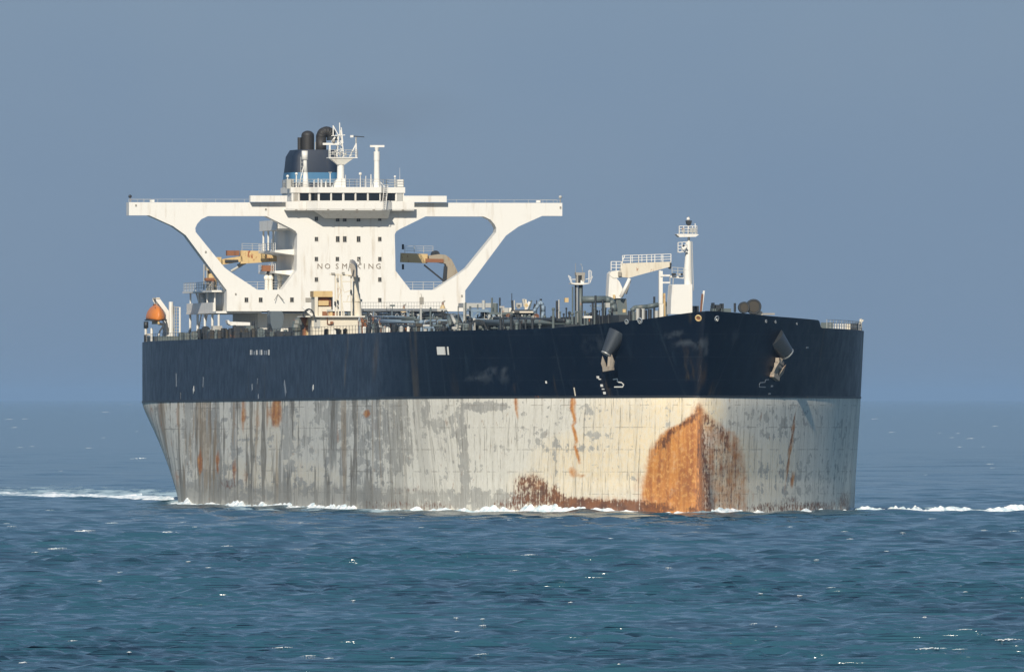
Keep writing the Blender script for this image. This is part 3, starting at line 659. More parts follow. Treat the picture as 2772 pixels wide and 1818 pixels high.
# the front: house sides, struts and wing arms, measured on the photograph's two halves and averaged
outL = [(128.5, 842), (323, 842), (323, 785.5), (434, 636.5), (468, 612), (532.5, 583), (587.5, 583), (587.5, 547.5)]
front_half = half_poly(outL, -1); front_half2 = half_poly(outL, 1)
outer = front_half[1:] + front_half2[1:][::-1]
hole = [(374, 585), (392, 593.5), (403, 606), (408, 617), (407, 628), (329, 724), (310, 738), (240, 784), (174, 784), (134, 732), (132, 634), (136, 626), (147, 619), (216, 585)]
block = plate_with_holes('front_bulkhead', outer, [half_poly(hole, -1), half_poly(hole, 1)], UF - 2.6, UF, WHITE, tanker)
block['label'] = 'white bridge front with two wing arms and slanted struts'
zt = F(939, 547.5)[1]; zh = F(939, 784)[1]; zl = F(939, 842)[1]
tower = MB().box(22, UF - 2.61, -6.55, 6.55, zh + .01, zt - .2).build('accommodation_tower', WHITE, tanker)
house = MB().box(16, UF - 2.61, -15.9, 15.9, zl + .01, zh).build('lower_house', WHITE, tanker)
lowest = MB().box(18, UF - 3.4, -11.5, 15.6, DK, zl - .28).build('deck_house', WHITE_WORN, tanker)
# open verandas and balconies on the starboard side
for nm, (x0, x1, y0, y1, z, th) in {'lower': (16, UF - .6, -17.6, -11.4, zl, .28), 'house': (14.5, UF - 2.7, -17.9, -15.88, zh - .05, .25)}.items():
    MB().box(x0, x1, y0, y1, z - th, z).build('side_deck', WHITE, tanker)
for py in (679, 735):
    z = F(939, py)[1]; m = MB().prism([(-9.3, z - .15), (-6.54, z - .55), (-6.54, z + .25), (-9.3, z + .12)], 27, UF - 2.7); m.build('balcony_slab', WHITE, tanker)
    MB().rail([(27, -9.2, z + .1), (UF - 3, -9.2, z + .1)], 1.0, 1.8, .03).build('balcony_railing', WHITE, tanker)
z = F(939, 622)[1]
MB().box(26, UF - 2.7, -9.0, -6.54, z, z + .2).box(26, UF - 2.7, -9.0, -8.9, z + .2, z + 1.35).box(26, 26.1, -9, -6.6, z + .2, z + 1.35).build('upper_balcony', WHITE, tanker)
for u in (27, 31.5, 36): MB().cyl((u, -8.6, F(0, 679)[1]), (u, -8.6, z), .13).build('balcony_post', WHITE, tanker)
for u in (17, 24, 31, 38, 44): MB().cyl((u, -17.2, DK), (u, -17.2, zl - .27), .16, n=8).build('veranda_post', WHITE, tanker)
for u in (18, 26, 34, 41): MB().cyl((u, -17.3, zl), (u, -17.3, zh - .3), .12, n=8).build('veranda_post', WHITE, tanker)
MB().box(30, 41, -17.55, -17.45, zl, zl + 1.2).box(16, 30, -17.55, -17.45, zl, zl + 1.2).build('veranda_bulwark', WHITE, tanker)
MB().rail([(14.6, -17.7, zh), (UF - 3, -17.7, zh)], 1.1, 1.5, .035).build('side_railing', PALEGREY, tanker)
MB().rail([(22, -15.7, zh), (40, -15.7, zh), (40, -7, zh)], 1.1, 1.5, .03).build('house_top_railing', PALEGREY, tanker); MB().rail([(40, 15.6, zh), (40, 7, zh)], 1.1, 1.5, .03).build('house_top_railing', PALEGREY, tanker)
# stair flights at the side
m = MB()
for (a, b) in (((20, -16.9, DK), (26, -16.9, zl)), ((26, -16.9, zl), (20, -16.9, zh))):
    m.bar(a, b, .1, .35); m.bar((a[0], a[1] + .8, a[2]), (b[0], b[1] + .8, b[2]), .1, .35)
    for i in range(12):
        t = (i + .5) / 12; p = Vector(a).lerp(Vector(b), t); m.box(p.x - .14, p.x + .14, p.y, p.y + .8, p.z, p.z + .04)
m.build('side_stair', WHITE, tanker)
# windows
def window_mesh(w, h, cross=True):
    m = bpy.data.meshes.new('window'); b = MB(); b.box(-.03, .02, -w / 2, w / 2, -h / 2, h / 2)
    ng = len(b.f); e = .055
    b.box(-.03, .06, -w / 2 - e, -w / 2, -h / 2 - e, h / 2 + e).box(-.03, .06, w / 2, w / 2 + e, -h / 2 - e, h / 2 + e)
    b.box(-.03, .06, -w / 2, w / 2, h / 2, h / 2 + e).box(-.03, .06, -w / 2, w / 2, -h / 2 - e, -h / 2)
    if cross: b.box(-.02, .05, -.02, .02, -h / 2, h / 2)
    me = b.mesh('window'); me.materials.append(GLASS); me.materials.append(FRAME)
    for i, p in enumerate(me.polygons): p.material_index = 0 if i < ng else 1
    return me
WSM = window_mesh(.36, .48); WTL = window_mesh(.40, .68); WSQ = window_mesh(.40, .54)
def sx(zx): return 330 + zx / 2.5175
def syy(zy_): return 310 + zy_ / 2.5175
wins = [(zx, zy_, WTL if zx in (1470, 1518, 1612) else WSM) for zy_ in (710, 848) for zx in (1325, 1470, 1518, 1612, 1757)]
wins += [(zx, 984, WSM) for zx in (1325, 1468, 1614, 1757)] + [(zx, 1123, WSM) for zx in (1325, 1610, 1757)] + [(1757, 1263, WSM), (848, 1262, WSQ), (945, 1262, WSQ), (1158, 1261, WSQ)]
for zx, zy_, me in wins:
    y, z = F(sx(zx), syy(zy_)); put('window', me, block, loc=(UF + .03, y, z))
y, z = F(sx(1278), syy(1263)); MB().box(UF, UF + .05, y - .55, y + .55, z - .3, z + .3).build('ventilation_grille', FRAME, block)
y, z = F(1141, 814); MB().box(UF, UF + .08, y - .28, y + .28, z - .45, z + .5).build('door', FRAME, block)
MB().bar((UF + .1, y, z + .5), (UF + .1, y - .1, z + 1.0), .06, .06).build('door_lamp', FRAME, block)
# emblem like chevron stay on the house front, small fittings
y, z = F(sx(1062), syy(1228)); MB().bar((UF + .05, y, z + .1), (UF + .6, y - .55, z - .75), .06, .06).bar((UF + .05, y, z + .1), (UF + .6, y + .7, z - .75), .08, .08).build('awning_stay', FRAME, block)
for (zx, zy_) in ((95, 618), (980, 645), (775, 1222), (571, 935)):
    y, z = F(sx(zx), syy(zy_)); MB().box(UF, UF + .12, y - .1, y + .1, z - .12, z + .12).build('wall_lamp', FRAME, block)
for px, py in ((1517, 561), (1250, 800)):
    y, z = F(px, py); MB().box(UF, UF + .12, y - .1, y + .1, z - .15, z + .12).build('wall_lamp', FRAME, block)
# lettering on the front
def text_mesh(s, size, mat, name, depth=.02, spacing=1.0):
    c = bpy.data.curves.new(name, 'FONT'); c.body = s; c.size = size; c.extrude = depth; c.space_character = spacing
    c.align_x = 'CENTER'; c.align_y = 'CENTER'; c.resolution_u = 2
    o = bpy.data.objects.new(name, c); COL.objects.link(o); bpy.context.view_layer.update()
    me = bpy.data.meshes.new_from_object(o.evaluated_get(bpy.context.evaluated_depsgraph_get())); me.name = name
    bpy.data.objects.remove(o); bpy.data.curves.remove(c); me.materials.append(mat); return me
# every letter is a part of its own
def place_letter(ch, size, mat, px, py, u, parent, wide=1.0, name='letter'):
    me = text_mesh(ch, size, mat, name); y, z = zy(px, py, u)
    o = put(name, me, parent)
    o.matrix_local = Matrix(((0, 0, 1, u + .05), (wide, 0, 0, y), (0, 1, 0, z), (0, 0, 0, 1)))
    return o
for ch, zx in zip('NOSMOKING', (367, 482, 627, 740, 853, 950, 1037, 1137, 1250)):
    place_letter(ch, 1.02, LETTER, 800 + zx / 5.577, 640 + 452 / 5.577, UF, block)

# bridge wings: bulwarks, end lamps
z5 = F(939, 545)[1]
for s, (pa, pb) in ((-1, (677, 776)), (1, (1208, 1092))):
    ya, za = F(pa, 541 if s < 0 else 544, UF + .6); yb, _ = F(pb, 541, UF + .6)
    MB().box(UF - .2, UF + 1.0, min(ya, yb), max(ya, yb), z5 - .1, z5 + .75).build('wing_bulwark', WHITE, tanker)
for s in (-1, 1):
    ye = abs(half_poly([(587.5, 560)], s)[0][0]) * s
    m = MB().cyl((UF - .4, ye - s * .2, zt), (UF - .4, ye - s * .2, zt + .55), .06)
    m.build('wing_lamp_post', FRAME, tanker)
    MB().ball((UF - .4, ye - s * .2, zt + .75), .24, 8, 6).build('wing_lamp', DKSTEEL if s < 0 else PALEGREY, tanker)
    y2 = ye - s * 3.2
    MB().box(UF - .7, UF - .3, y2 - .3, y2 + .3, zt, zt + .3).build('wing_lamp_box', WHITE, tanker)
    MB().rail([(UF - .2, ye - s * .3, zt), (UF - .2, ye - s * 3.0, zt)], .32, 1.0, .02, 1).rail([(UF - 2.4, ye - s * .3, zt), (UF - 2.4, ye - s * 20, zt)], .4, 2.0, .02, 1).build('wing_rail', PALEGREY, tanker)
    MB().box(UF - 2.59, UF - .01, ye - s * .001 if s < 0 else ye, ye + s * .04 if s > 0 else ye, F(0, 582)[1] + .05, zt - .05).build('wing_end_plate', WHITE, tanker) if False else None

# wheelhouse, faceted front
def B2(zx, zy_): return 760 + zx / 5.384, 310 + zy_ / 5.384
zsoff = F(939, 570)[1]; zw0 = F(939, 544)[1]; zw1 = F(939, 522.5)[1]; zr0 = F(939, 520)[1]; zr1 = F(939, 507)[1]
def vx(zx, u): return zy(B2(zx, 0)[0], 540, u)[0]
yL, yR = vx(160, UF + 1), vx(1795, UF + 1)
yl1, yr1 = vx(425, UF + .9), vx(1545, UF + .9); yl2, yr2 = vx(560, UF + 2.6), vx(1445, UF + 2.6)
plan = [(UF - 8, yL), (UF + .9, yL), (UF + .9, yl1), (UF + 2.6, yl2), (UF + 2.6, yr2), (UF + .9, yr1), (UF + .9, yR), (UF - 8, yR)]
def slab(plan, z0, z1):
    n = len(plan); m = MB()
    m.add([(x, y, z0) for x, y in plan] + [(x, y, z1) for x, y in plan], [(i, (i + 1) % n, n + (i + 1) % n, n + i) for i in range(n)] + [tuple(range(n - 1, -1, -1)), tuple(range(n, 2 * n))]); return m
def grow(plan, e): return [(x + (e if x > UF else -e), y + (e if y > 0 else -e)) for x, y in plan]
wheel = slab(plan, zt - .25, zw0).build('wheelhouse', WHITE, tanker)
slab([(x - (.10 if x > UF else 0), y) for x, y in plan], zw0 + .004, zw1).build('window_wall', WHITE, wheel)
for z0_, z1_, ua, ub in ((280, 410, .9, .9), (440, 535, 1.05, 2.3), (570, 722, 2.6, 2.6), (750, 897, 2.6, 2.6), (930, 1077, 2.6, 2.6), (1105, 1257, 2.6, 2.6), (1285, 1440, 2.6, 2.6), (1458, 1532, 2.3, 1.05), (1548, 1668, .9, .9)):
    a = zy(*B2(z0_, 1200), UF + ua)[0]; b = zy(*B2(z1_, 1200), UF + ub)[0]; pr_ = .10 if ua == ub else .02; xa = UF + ua - pr_; xb = UF + ub - pr_
    MB().add([(xa - .05, a, zw0 + .03), (xb - .05, b, zw0 + .03), (xb + .03, b, zw0 + .03), (xa + .03, a, zw0 + .03), (xa - .05, a, zw1 - .03), (xb - .05, b, zw1 - .03), (xb + .03, b, zw1 - .03), (xa + .03, a, zw1 - .03)],
             [(0, 1, 2, 3), (4, 7, 6, 5), (3, 2, 6, 7), (0, 4, 5, 1), (0, 3, 7, 4), (1, 5, 6, 2)]).build('window_pane', GLASS, wheel)
slab(grow(plan, .16), zw1 + .003, zr1).build('wheelhouse_roof', WHITE, wheel)
ybl, ybr = F(773, 565, UF + 1.4)[0], F(1121, 565, UF + 1.4)[0]
bd = [(UF + .01, ybl), (UF + 1.5, ybl), (UF + 1.5, yl1 - .6), (UF + 3.3, yl2 - .3), (UF + 3.3, yr2 + .3), (UF + 1.5, yr1 + .6), (UF + 1.5, ybr), (UF + .01, ybr)]
slab(bd, zsoff, zsoff + .16).build('bridge_deck', WHITE, wheel)
# bulwark round the bridge deck with lamp cut-outs
m = MB()
for (x0, y0), (x1, y1) in zip(bd[1:6], bd[2:7]):
    n = Vector((-(y1 - y0), x1 - x0)).normalized() * -.08
    m.add([(x0, y0, zsoff + .162), (x1, y1, zsoff + .162), (x1 + n.x, y1 + n.y, zsoff + .162), (x0 + n.x, y0 + n.y, zsoff + .162), (x0, y0, zw0 - .12), (x1, y1, zw0 - .12), (x1 + n.x, y1 + n.y, zw0 - .12), (x0 + n.x, y0 + n.y, zw0 - .12)],
          [(0, 1, 5, 4), (3, 7, 6, 2), (4, 5, 6, 7), (0, 3, 2, 1), (0, 4, 7, 3), (1, 2, 6, 5)])
m.build('bridge_bulwark', WHITE, wheel)
for zx, uu in ((225, 1.5), (385, 1.5), (690, 3.3), (910, 3.3), (1110, 3.3), (1355, 3.3), (1605, 1.5), (1780, 1.5)):
    y, z = zy(*B2(zx, 1368), UF + uu); MB().box(UF + uu - .02, UF + uu + .06, y - .16, y + .16, z - .28, z + .18).cyl((UF + uu - .02, y, z + .18), (UF + uu + .06, y, z + .18), .16, n=10).build('scuttle', FRAME, wheel)
# console under the bay
y0, z0 = zy(*B2(505, 1440), UF + 2.5); y1, z1 = zy(*B2(1560, 1515), UF + .6)
MB().add([(UF + .002, y0 + 1.6, z1), (UF + .002, y1, z1), (UF + .9, y1, z1), (UF + .9, y0 + 1.6, z1), (UF + .002, y0, zsoff - .004), (UF + .002, y1, zsoff - .004), (UF + 2.9, y1, zsoff - .004), (UF + 2.9, y0, zsoff - .004)],
         [(0, 1, 2, 3), (4, 7, 6, 5), (3, 2, 6, 7), (0, 4, 5, 1), (1, 5, 6, 2), (0, 3, 7, 4)]).build('bay_console', WHITE, wheel)
# window posts
for zx, uu, w_ in ((170, .9, .25), (262, .9, .16), (425, 1.0, .12), (548, 2.4, .12), (735, 2.6, .13), (912, 2.6, .13), (1090, 2.6, .13), (1268, 2.6, .13), (1448, 2.5, .10), (1538, 1.0, .12), (1688, .9, .18), (1788, .9, .12)):
    y, _ = zy(*B2(zx, 1200), UF + uu)
    MB().box(UF + uu - .2, UF + uu + .05, y - w_ / 2, y + w_ / 2, zw0 - .02, zw1 + .02).build('window_post', WHITE, wheel)
for zx0, zx1 in ((180, 246), (1702, 1776)):
    ya, _ = zy(*B2(zx0, 1200), UF + .92); yb, _ = zy(*B2(zx1, 1200), UF + .92)
    MB().box(UF + .76, UF + .93, min(ya, yb), max(ya, yb), zw0, zw1).build('side_screen', PALEGREY, wheel)
MB().box(UF - 8.15, UF + 1, yL - .14, yL - .02, zr1, zr1 + .05).build('roof_edge', WHITE, wheel) if False else None
# ladder up the front
m = MB(); ya, za = zy(*B2(1500, 1385), UF + 3.4); yb, zb = zy(*B2(1535, 1030), UF + 2.9)
for o_ in (-.25, .25): m.bar((UF + 3.4, ya + o_, za), (UF + 2.9, yb + o_, zb), .07, .07)
for i in range(14): t = i / 13; m.bar((UF + 3.4 - .5 * t, ya + (yb - ya) * t - .25, za + (zb - za) * t), (UF + 3.4 - .5 * t, ya + (yb - ya) * t + .25, za + (zb - za) * t), .04, .04)
m.build('front_ladder', WHITE, wheel)
ya, za = zy(*B2(1585, 1340), UF + 1.6); yb, zb = zy(*B2(1500, 1280), UF + 1.6)
MB().box(UF + 1.55, UF + 1.7, min(ya, yb), max(ya, yb), za, zw0 - .1).build('locker', PALEGREY, wheel)
# top of the wheelhouse: railing, lockers, aerials
RZ = zr1
rl = MB().rail([(UF - 7.5, yL, RZ), (UF + .8, yL, RZ), (UF + .8, yl1, RZ), (UF + 2.4, yl2, RZ), (UF + 2.4, yr2, RZ), (UF + .8, yr1, RZ), (UF + .8, yR, RZ), (UF - 7.5, yR, RZ), (UF - 7.5, yL, RZ)], 1.05, 1.1, .028, 3)
rl.build('roof_railing', PALEGREY, wheel)
def rz(zx, zy_, u=UF): return zy(*B2(zx, zy_), u)
def obj_box(name, zx0, zx1, zy0, zy1, u, d, mat, parent=wheel):
    a = rz(zx0, zy1, u); b = rz(zx1, zy0, u); return MB().box(u - d, u, min(a[0], b[0]), max(a[0], b[0]), a[1], b[1]).build(name, mat, parent)
obj_box('roof_locker', 88, 190, 940, 1080, UF + .4, 1.2, PALEGREY); obj_box('roof_locker', 1702, 1795, 950, 1058, UF + .4, 1.2, WHITE)
def aerial(zx, zt_, zb_, r=.06, ball=0.0, u=UF, name='aerial', mat=WHITE):
    a = rz(zx, zb_, u); b = rz(zx, zt_, u); m = MB().cyl((u, a[0], a[1] - .3), (u, b[0], b[1]), r, r * .7, 8)
    if ball: m.ball((u, b[0], b[1]), ball, 8, 6)
    return m.build(name, mat, wheel)
aerial(100, 900, 950, .08, .20, name='satellite_dome'); aerial(228, 865, 1040, .11, .20, name='satellite_dome'); aerial(1160, 865, 1040, .07, .22, name='satellite_dome')
aerial(1665, 905, 1050, .07, .16, name='satellite_dome'); aerial(1735, 775, 950, .022); aerial(1240, 905, 1040, .06, .08); aerial(1315, 870, 1040, .09); aerial(545, 930, 1040, .08); aerial(485, 960, 1040, .09); aerial(590, 950, 1040, .10); aerial(655, 970, 1040, .10)
a = rz(720, 1040); b = rz(720, 862); MB().cyl((UF, a[0], a[1]), (UF, b[0], b[1]), .07).cyl((UF, b[0], b[1]), (UF, b[0], b[1] + .22), .05, .28).build('compass_stand', WHITE, wheel)
aerial(945, 880, 1040, .05); aerial(1425, 960, 1040, .06)
# left signal post with its stay
um = UF - 4; a = rz(365, 1060, um); b = rz(350, 530, um)
MB().add([], []).cyl((um, a[0], a[1] - .3), (um, a[0] - .05, a[1] + 2.0), .48, .30, 10).cyl((um, a[0] - .05, a[1] + 2.0), (um, b[0], b[1] - .05), .28, .26, 10).cyl((um, b[0], b[1] - 1.2), (um, b[0], b[1]), .42, .42, 10).bar((um, a[0] - 1.0, a[1]), (um, a[0] - .2, a[1] + 3.2), .1, .1).build('signal_post', WHITE, wheel, True)
m = MB()
for i in range(8): t = b[1] - 1 - i * .55; m.bar((um, b[0] - .55, t), (um, b[0] - .25, t), .06, .06)
m.bar((um, b[0] - .55, b[1] - .8), (um, b[0] - .55, b[1] - 5), .05, .05); m.build('post_ladder', PALEGREY, wheel)

# radar mast in the middle
um = UF - 2; ax = rz(882, 1050, um); top = rz(882, 700, um)
mast = MB().prism([(ax[0] - 1.3, RZ), (ax[0] + .55, RZ), (ax[0] + .5, rz(0, 930, um)[1]), (ax[0] - .5, rz(0, 930, um)[1])], um - 1, um).cyl((um - .5, ax[0], rz(0, 940, um)[1]), (um - .5, ax[0], top[1]), .52, .46, 12).build('radar_mast', WHITE, tanker, True)
auto_smooth(mast)
pz = rz(0, 622, um)[1]; pl = rz(690, 0, um)[0]; pr = rz(1110, 0, um)[0]
MB().box(um - 1.6, um + .6, pl, pr, pz - .12, pz).build('mast_platform', WHITE, mast)
MB().add([(um - 1, ax[0] - .45, top[1] - .3), (um, ax[0] - .45, top[1] - .3), (um, ax[0] + .45, top[1] - .3), (um - 1, ax[0] + .45, top[1] - .3), (um - 1.5, pl + .3, pz - .13), (um + .5, pl + .3, pz - .13), (um + .5, pr - .5, pz - .13), (um - 1.5, pr - .5, pz - .13)],
         [(0, 1, 5, 4), (1, 2, 6, 5), (2, 3, 7, 6), (3, 0, 4, 7), (4, 5, 6, 7)]).build('platform_knee', WHITE_WORN, mast)
MB().rail([(um + .5, pl, pz), (um + .5, pr, pz), (um - 1.5, pr, pz)], 1.0, .8, .03).build('platform_railing', PALEGREY, mast)
m = MB(); L0 = [rz(820, 620, um), rz(920, 620, um)]; T0 = [rz(845, 290, um), rz(880, 130, um)]
for dxx in (0, -.8):
    m.bar((um + dxx, L0[0][0], L0[0][1]), (um + dxx, T0[0][0], T0[0][1]), .13, .13); m.bar((um + dxx, L0[1][0], L0[1][1]), (um + dxx, T0[1][0] - .05, T0[1][1] - .9), .13, .13)
zz = pz
k = 0
while zz < T0[0][1] - .6:
    t = (zz - pz) / (T0[0][1] - pz); w0 = L0[0][0] + (T0[0][0] - L0[0][0]) * t; w1 = L0[1][0] + (T0[1][0] - L0[1][0]) * t
    m.bar((um, w0, zz), (um, w1, zz + (.55 if k % 2 else 0)), .09, .09); m.bar((um, w1, zz), (um - .8, w0, zz + .5), .08, .08); zz += .5; k += 1
m.build('mast_lattice', WHITE, mast)
for (x0, y0, x1, y1, t) in ((762, 160, 762, 310, .13), (762, 165, 830, 290, .12), (855, 120, 860, 300, .12), (880, 190, 905, 420, .11), (610, 430, 850, 430, .28), (712, 440, 712, 620, .22), (1095, 420, 1095, 630, .18), (1000, 620, 1090, 440, .15), (735, 310, 935, 300, .10), (1085, 365, 1100, 365, .12), (930, 540, 1090, 540, .07), (740, 400, 790, 330, .2)):
    a = rz(x0, y0, um); b = rz(x1, y1, um); MB().bar((um + .1, *a), (um + .1, *b), t, t).build('mast_spar', WHITE, mast)
for (x0, y0, x1, y1, t, mt) in ((1010, 320, 1055, 318, .30, WHITE), (1055, 318, 1215, 328, .12, DKSTEEL)):
    a = rz(x0, y0, um); b = rz(x1, y1, um); MB().bar((um + .1, *a), (um + .1, *b), t, t).build('radar_scanner', mt, mast)
a = rz(1095, 330, um); b = rz(1095, 430, um); MB().cyl((um + .1, *b), (um + .1, *a), .09).build('scanner_post', PALEGREY, mast)
for zx, zy_, r in ((945, 580, .2), (760, 560, .22), (800, 540, .18), (865, 570, .2), (770, 390, .25)):
    a = rz(zx, zy_, um + .3); MB().ball((um + .3, *a), r, 8, 6).build('mast_lamp', PALEGREY if zx != 770 else FRAME, mast)
# right hand radar post
a = rz(1400, 1060, um); b = rz(1400, 540, um)
post = MB().cyl((um, a[0], RZ), (um, a[0], RZ + .9), .75, .42, 12).cyl((um, a[0], RZ + .9), (um, b[0], b[1]), .40, .36, 12).cyl((um, b[0], b[1] - 1.2), (um, b[0], b[1]), .42, .42, 12).build('radar_post', WHITE, tanker, True)
auto_smooth(post)
c0 = rz(1300, 475, um); c1 = rz(1508, 475, um)
MB().cyl((um, b[0], b[1]), (um, b[0], c0[1]), .2, .32, 10).build('scanner_turret', WHITE, post)
MB().box(um - .15, um + .15, c0[0], c1[0], c0[1] - .02, c0[1] + .26).build('radar_scanner', WHITE, post)
MB().bar((um, b[0] + .4, b[1] - 4), (um, a[0] + 1.1, RZ), .08, .08).build('post_stay', WHITE, post)

# funnel and exhaust pipes
uf = 13.0
fa = rz(150, 960, uf); fb = rz(838, 520, uf); fy0, fy1 = fa[0], fb[0] + .35; fz1 = fb[1]
fz0 = rz(0, 1060, uf)[1] - 9
zs_ = rz(0, 575, uf)[1]; zb0 = rz(0, 960, uf)[1]
def rounded(y0, y1, x0, x1, r, z):
    out = []
    for cx, cy, a0 in ((x1 - r, y1 - r, 0), (x0 + r, y1 - r, 90), (x0 + r, y0 + r, 180), (x1 - r, y0 + r, 270)):
        out += [(cx + r * math.cos(R(a0 + k * 18)), cy + r * math.sin(R(a0 + k * 18)), z) for k in range(6)]
    return out
def loft(rings):
    n = len(rings[0]); m = MB()
    return m.add([p for r_ in rings for p in r_], [(i * n + j, i * n + (j + 1) % n, (i + 1) * n + (j + 1) % n, (i + 1) * n + j) for i in range(len(rings) - 1) for j in range(n)] + [tuple(range(n - 1, -1, -1)), tuple((len(rings) - 1) * n + j for j in range(n))])
funnel = auto_smooth(loft([rounded(fy0, fy1, uf - 9, uf, 1.5, zb0 - 8), rounded(fy0, fy1, uf - 9, uf, 1.5, zb0), rounded(fy0 + .35, fy1 - .1, uf - 8.8, uf - .2, 1.5, zs_ - .3), rounded(fy0 + .9, fy1 - .4, uf - 8.6, uf - .5, 1.4, zs_ + .6), rounded(fy0 + 1.8, fy1 - .9, uf - 8.2, uf - 1.0, 1.2, fz1)]).build('funnel', NAVYF, tanker))
auto_smooth(loft([rounded(fy0 - .04, fy1 + .04, uf - 9.04, uf + .04, 1.5, zb0 - .3), rounded(fy0 + .08, fy1 - .0, uf - 8.95, uf - .03, 1.5, rz(0, 842, uf)[1])]).build('funnel_band', TEAL, funnel))
for py_ in (0, 700): MB().torus((0, 0, 0), (0, 0, 1), .01, .005, 4, 3) if False else None
MB().box(uf - 10, uf, -4.0, 4.0, DK, zb0 - 7.9).build('engine_casing', WHITE, tanker)
def stack(name, x0, x1, y0, y1, dome=True, u=uf - 3):
    a = rz((x0 + x1) / 2, y1, u); b = rz((x0 + x1) / 2, y0, u); r = abs(rz(x1, 0, u)[0] - rz(x0, 0, u)[0]) / 2
    m = MB().cyl((u, a[0], a[1] - .6), (u, a[0], b[1] - (r * .75 if dome else 0)), r, r, 18)
    if dome: m.ball((u, a[0], b[1] - r * .75), r, 18, 8, (1, 1, .75))
    o = m.build(name, BLACK, funnel, True); auto_smooth(o, 50); return o
stack('exhaust_pipe', 300, 486, 235, 525); stack('exhaust_pipe', 245, 300, 335, 560, False)
a = rz(588, 520, uf - 3); b = rz(588, 330, uf - 3); m = MB(); r = .72; pts = [(uf - 3, a[0], a[1] - .5), (uf - 3, b[0], b[1])]
for i in range(1, 8): t = math.pi * i / 8; pts.append((uf - 3, b[0] + .75 - .75 * math.cos(t), b[1] + .75 * math.sin(t)))
m.tube(pts, r, 14); e = m.build('exhaust_pipe', BLACK, funnel, True)
MB().cyl((uf - 3, b[0] + 1.5, b[1] - .45), (uf - 3, b[0] + 1.5, b[1] + .1), .74, .74, 14).build('exhaust_mouth', DKSTEEL, funnel)
for zx in (505, 525): a = rz(zx, 520, uf - 3); b = rz(zx, 290 if zx > 510 else 400, uf - 3); MB().cyl((uf - 3, *a), (uf - 3, *b), .05).build('exhaust_pipe', PALEGREY, funnel)

# provision cranes abaft the house
def prov_crane(py_, s, mat):
    root = MB()
    u0 = 24.0
    return root
# starboard crane: jib seen through the left opening
def seg(name, a, b, u, w, h, mat, parent): 
    p = zy(*a, u); q = zy(*b, u); return MB().bar((u, *p), (u, *q), w, h).build(name, mat, parent)
u = 25.0
p0 = zy(572, 790, u); p1 = zy(576, 700, u)
cr = MB().cyl((u, p0[0], zh), (u, p1[0], p1[1]), .75, .6, 12).box(u - 1.2, u + 1.2, p1[0] - .9, p1[0] + 1.0, p1[1] - 1.6, p1[1] + .2).build('provision_crane', BEIGE, tanker)
j0 = zy(592, 704, u); j1 = zy(655, 693, u); j2 = zy(795, 694, u)
MB().add([(u - .5, *zy(650, 678, u)), (u - .5, *zy(800, 681, u)), (u - .5, *zy(800, 705, u)), (u - .5, *zy(650, 714, u)), (u + .5, *zy(650, 678, u)), (u + .5, *zy(800, 681, u)), (u + .5, *zy(800, 705, u)), (u + .5, *zy(650, 714, u))],
         [(0, 3, 2, 1), (4, 5, 6, 7), (0, 1, 5, 4), (2, 3, 7, 6), (1, 2, 6, 5), (0, 4, 7, 3)]).build('jib', BEIGE, cr)
MB().bar((u, *zy(584, 712, u)), (u, *zy(655, 700, u)), 1.0, .75).build('jib_root', BEIGE, cr)
a = zy(628, 688, u); MB().box(u - .6, u + .7, a[0] - .75, a[0] + .9, a[1] - .2, a[1] + .5).build('winch_drum', RUSTY, cr)
a = zy(625, 706, u); MB().box(u + .4, u + .75, a[0] - .9, a[0] + .9, a[1] - .2, a[1] + .15).build('jib_shadow_plate', DKSTEEL, cr)  # dark plate standing in for the shadow under the jib
MB().cyl((u, *zy(625, 734, u)), (u, *zy(655, 717, u)), .17).build('jib_strut', PALEGREY, cr); a = zy(652, 716, u); MB().bar((u + .1, *zy(643, 719, u)), (u + .1, *zy(664, 711, u)), .4, .4).build('strut_shoe', DKSTEEL, cr)
MB().rail([(u, *zy(655, 678, u)), (u, *zy(738, 679, u))], .95, 1.3, .03).build('jib_railing', PALEGREY, cr)
MB().rail([(u + 1, *zy(549, 783, u)), (u + 1, *zy(575, 783, u))], 1.1, .8, .03).bar((u + 1, *zy(549, 783, u)), (u + 1, *zy(549, 715, u)), .12, .12).bar((u + 1, *zy(557, 783, u)), (u + 1, *zy(557, 716, u)), .12, .12).build('crane_ladder', PALEGREY, cr)
a = zy(567, 756, u + 1.3); MB().box(u, u + 1.3, a[0] - .55, a[0] + .7, a[1] - .2, a[1] + .2).box(u, u + 1.3, a[0] + .3, a[0] + .6, a[1] - 2, a[1] - .2).build('crane_footing', RUSTY, cr)
# port crane: jib, elbow and post seen through the right opening
cp = MB().prism([zy(x, y, u) for x, y in ((1160, 706), (1158, 692), (1186, 688), (1204, 690), (1220, 702), (1232, 726), (1244, 756), (1206, 780), (1209, 726), (1204, 714))], u - .8, u + .8).cyl((u, zy(1225, 770, u)[0], zh), (u, zy(1222, 760, u)[0], zy(0, 750, u)[1]), .8, .7, 12).build('provision_crane', TAN, tanker)
MB().bar((u + .3, *zy(1150, 705, u)), (u + .3, *zy(1198, 706, u)), 1.2, .5).build('jib_root', RUSTY, cp)
MB().bar((u, *zy(1085, 697, u)), (u, *zy(1156, 700, u)), 1.0, 1.25).build('jib', BEIGE, cp)
MB().bar((u + .6, *zy(1205, 720, u)), (u + .6, *zy(1201, 766, u)), .5, .4).build('post_edge', DKSTEEL, cp)
a = zy(1178, 689, u); MB().cyl((u - .6, *a), (u + .7, *a), .55, n=14).build('winch_drum', DKSTEEL, cp)
MB().bar((u, *zy(1148, 717, u)), (u, *zy(1201, 760, u)), .22, .22).build('jib_strut', DKSTEEL, cp)
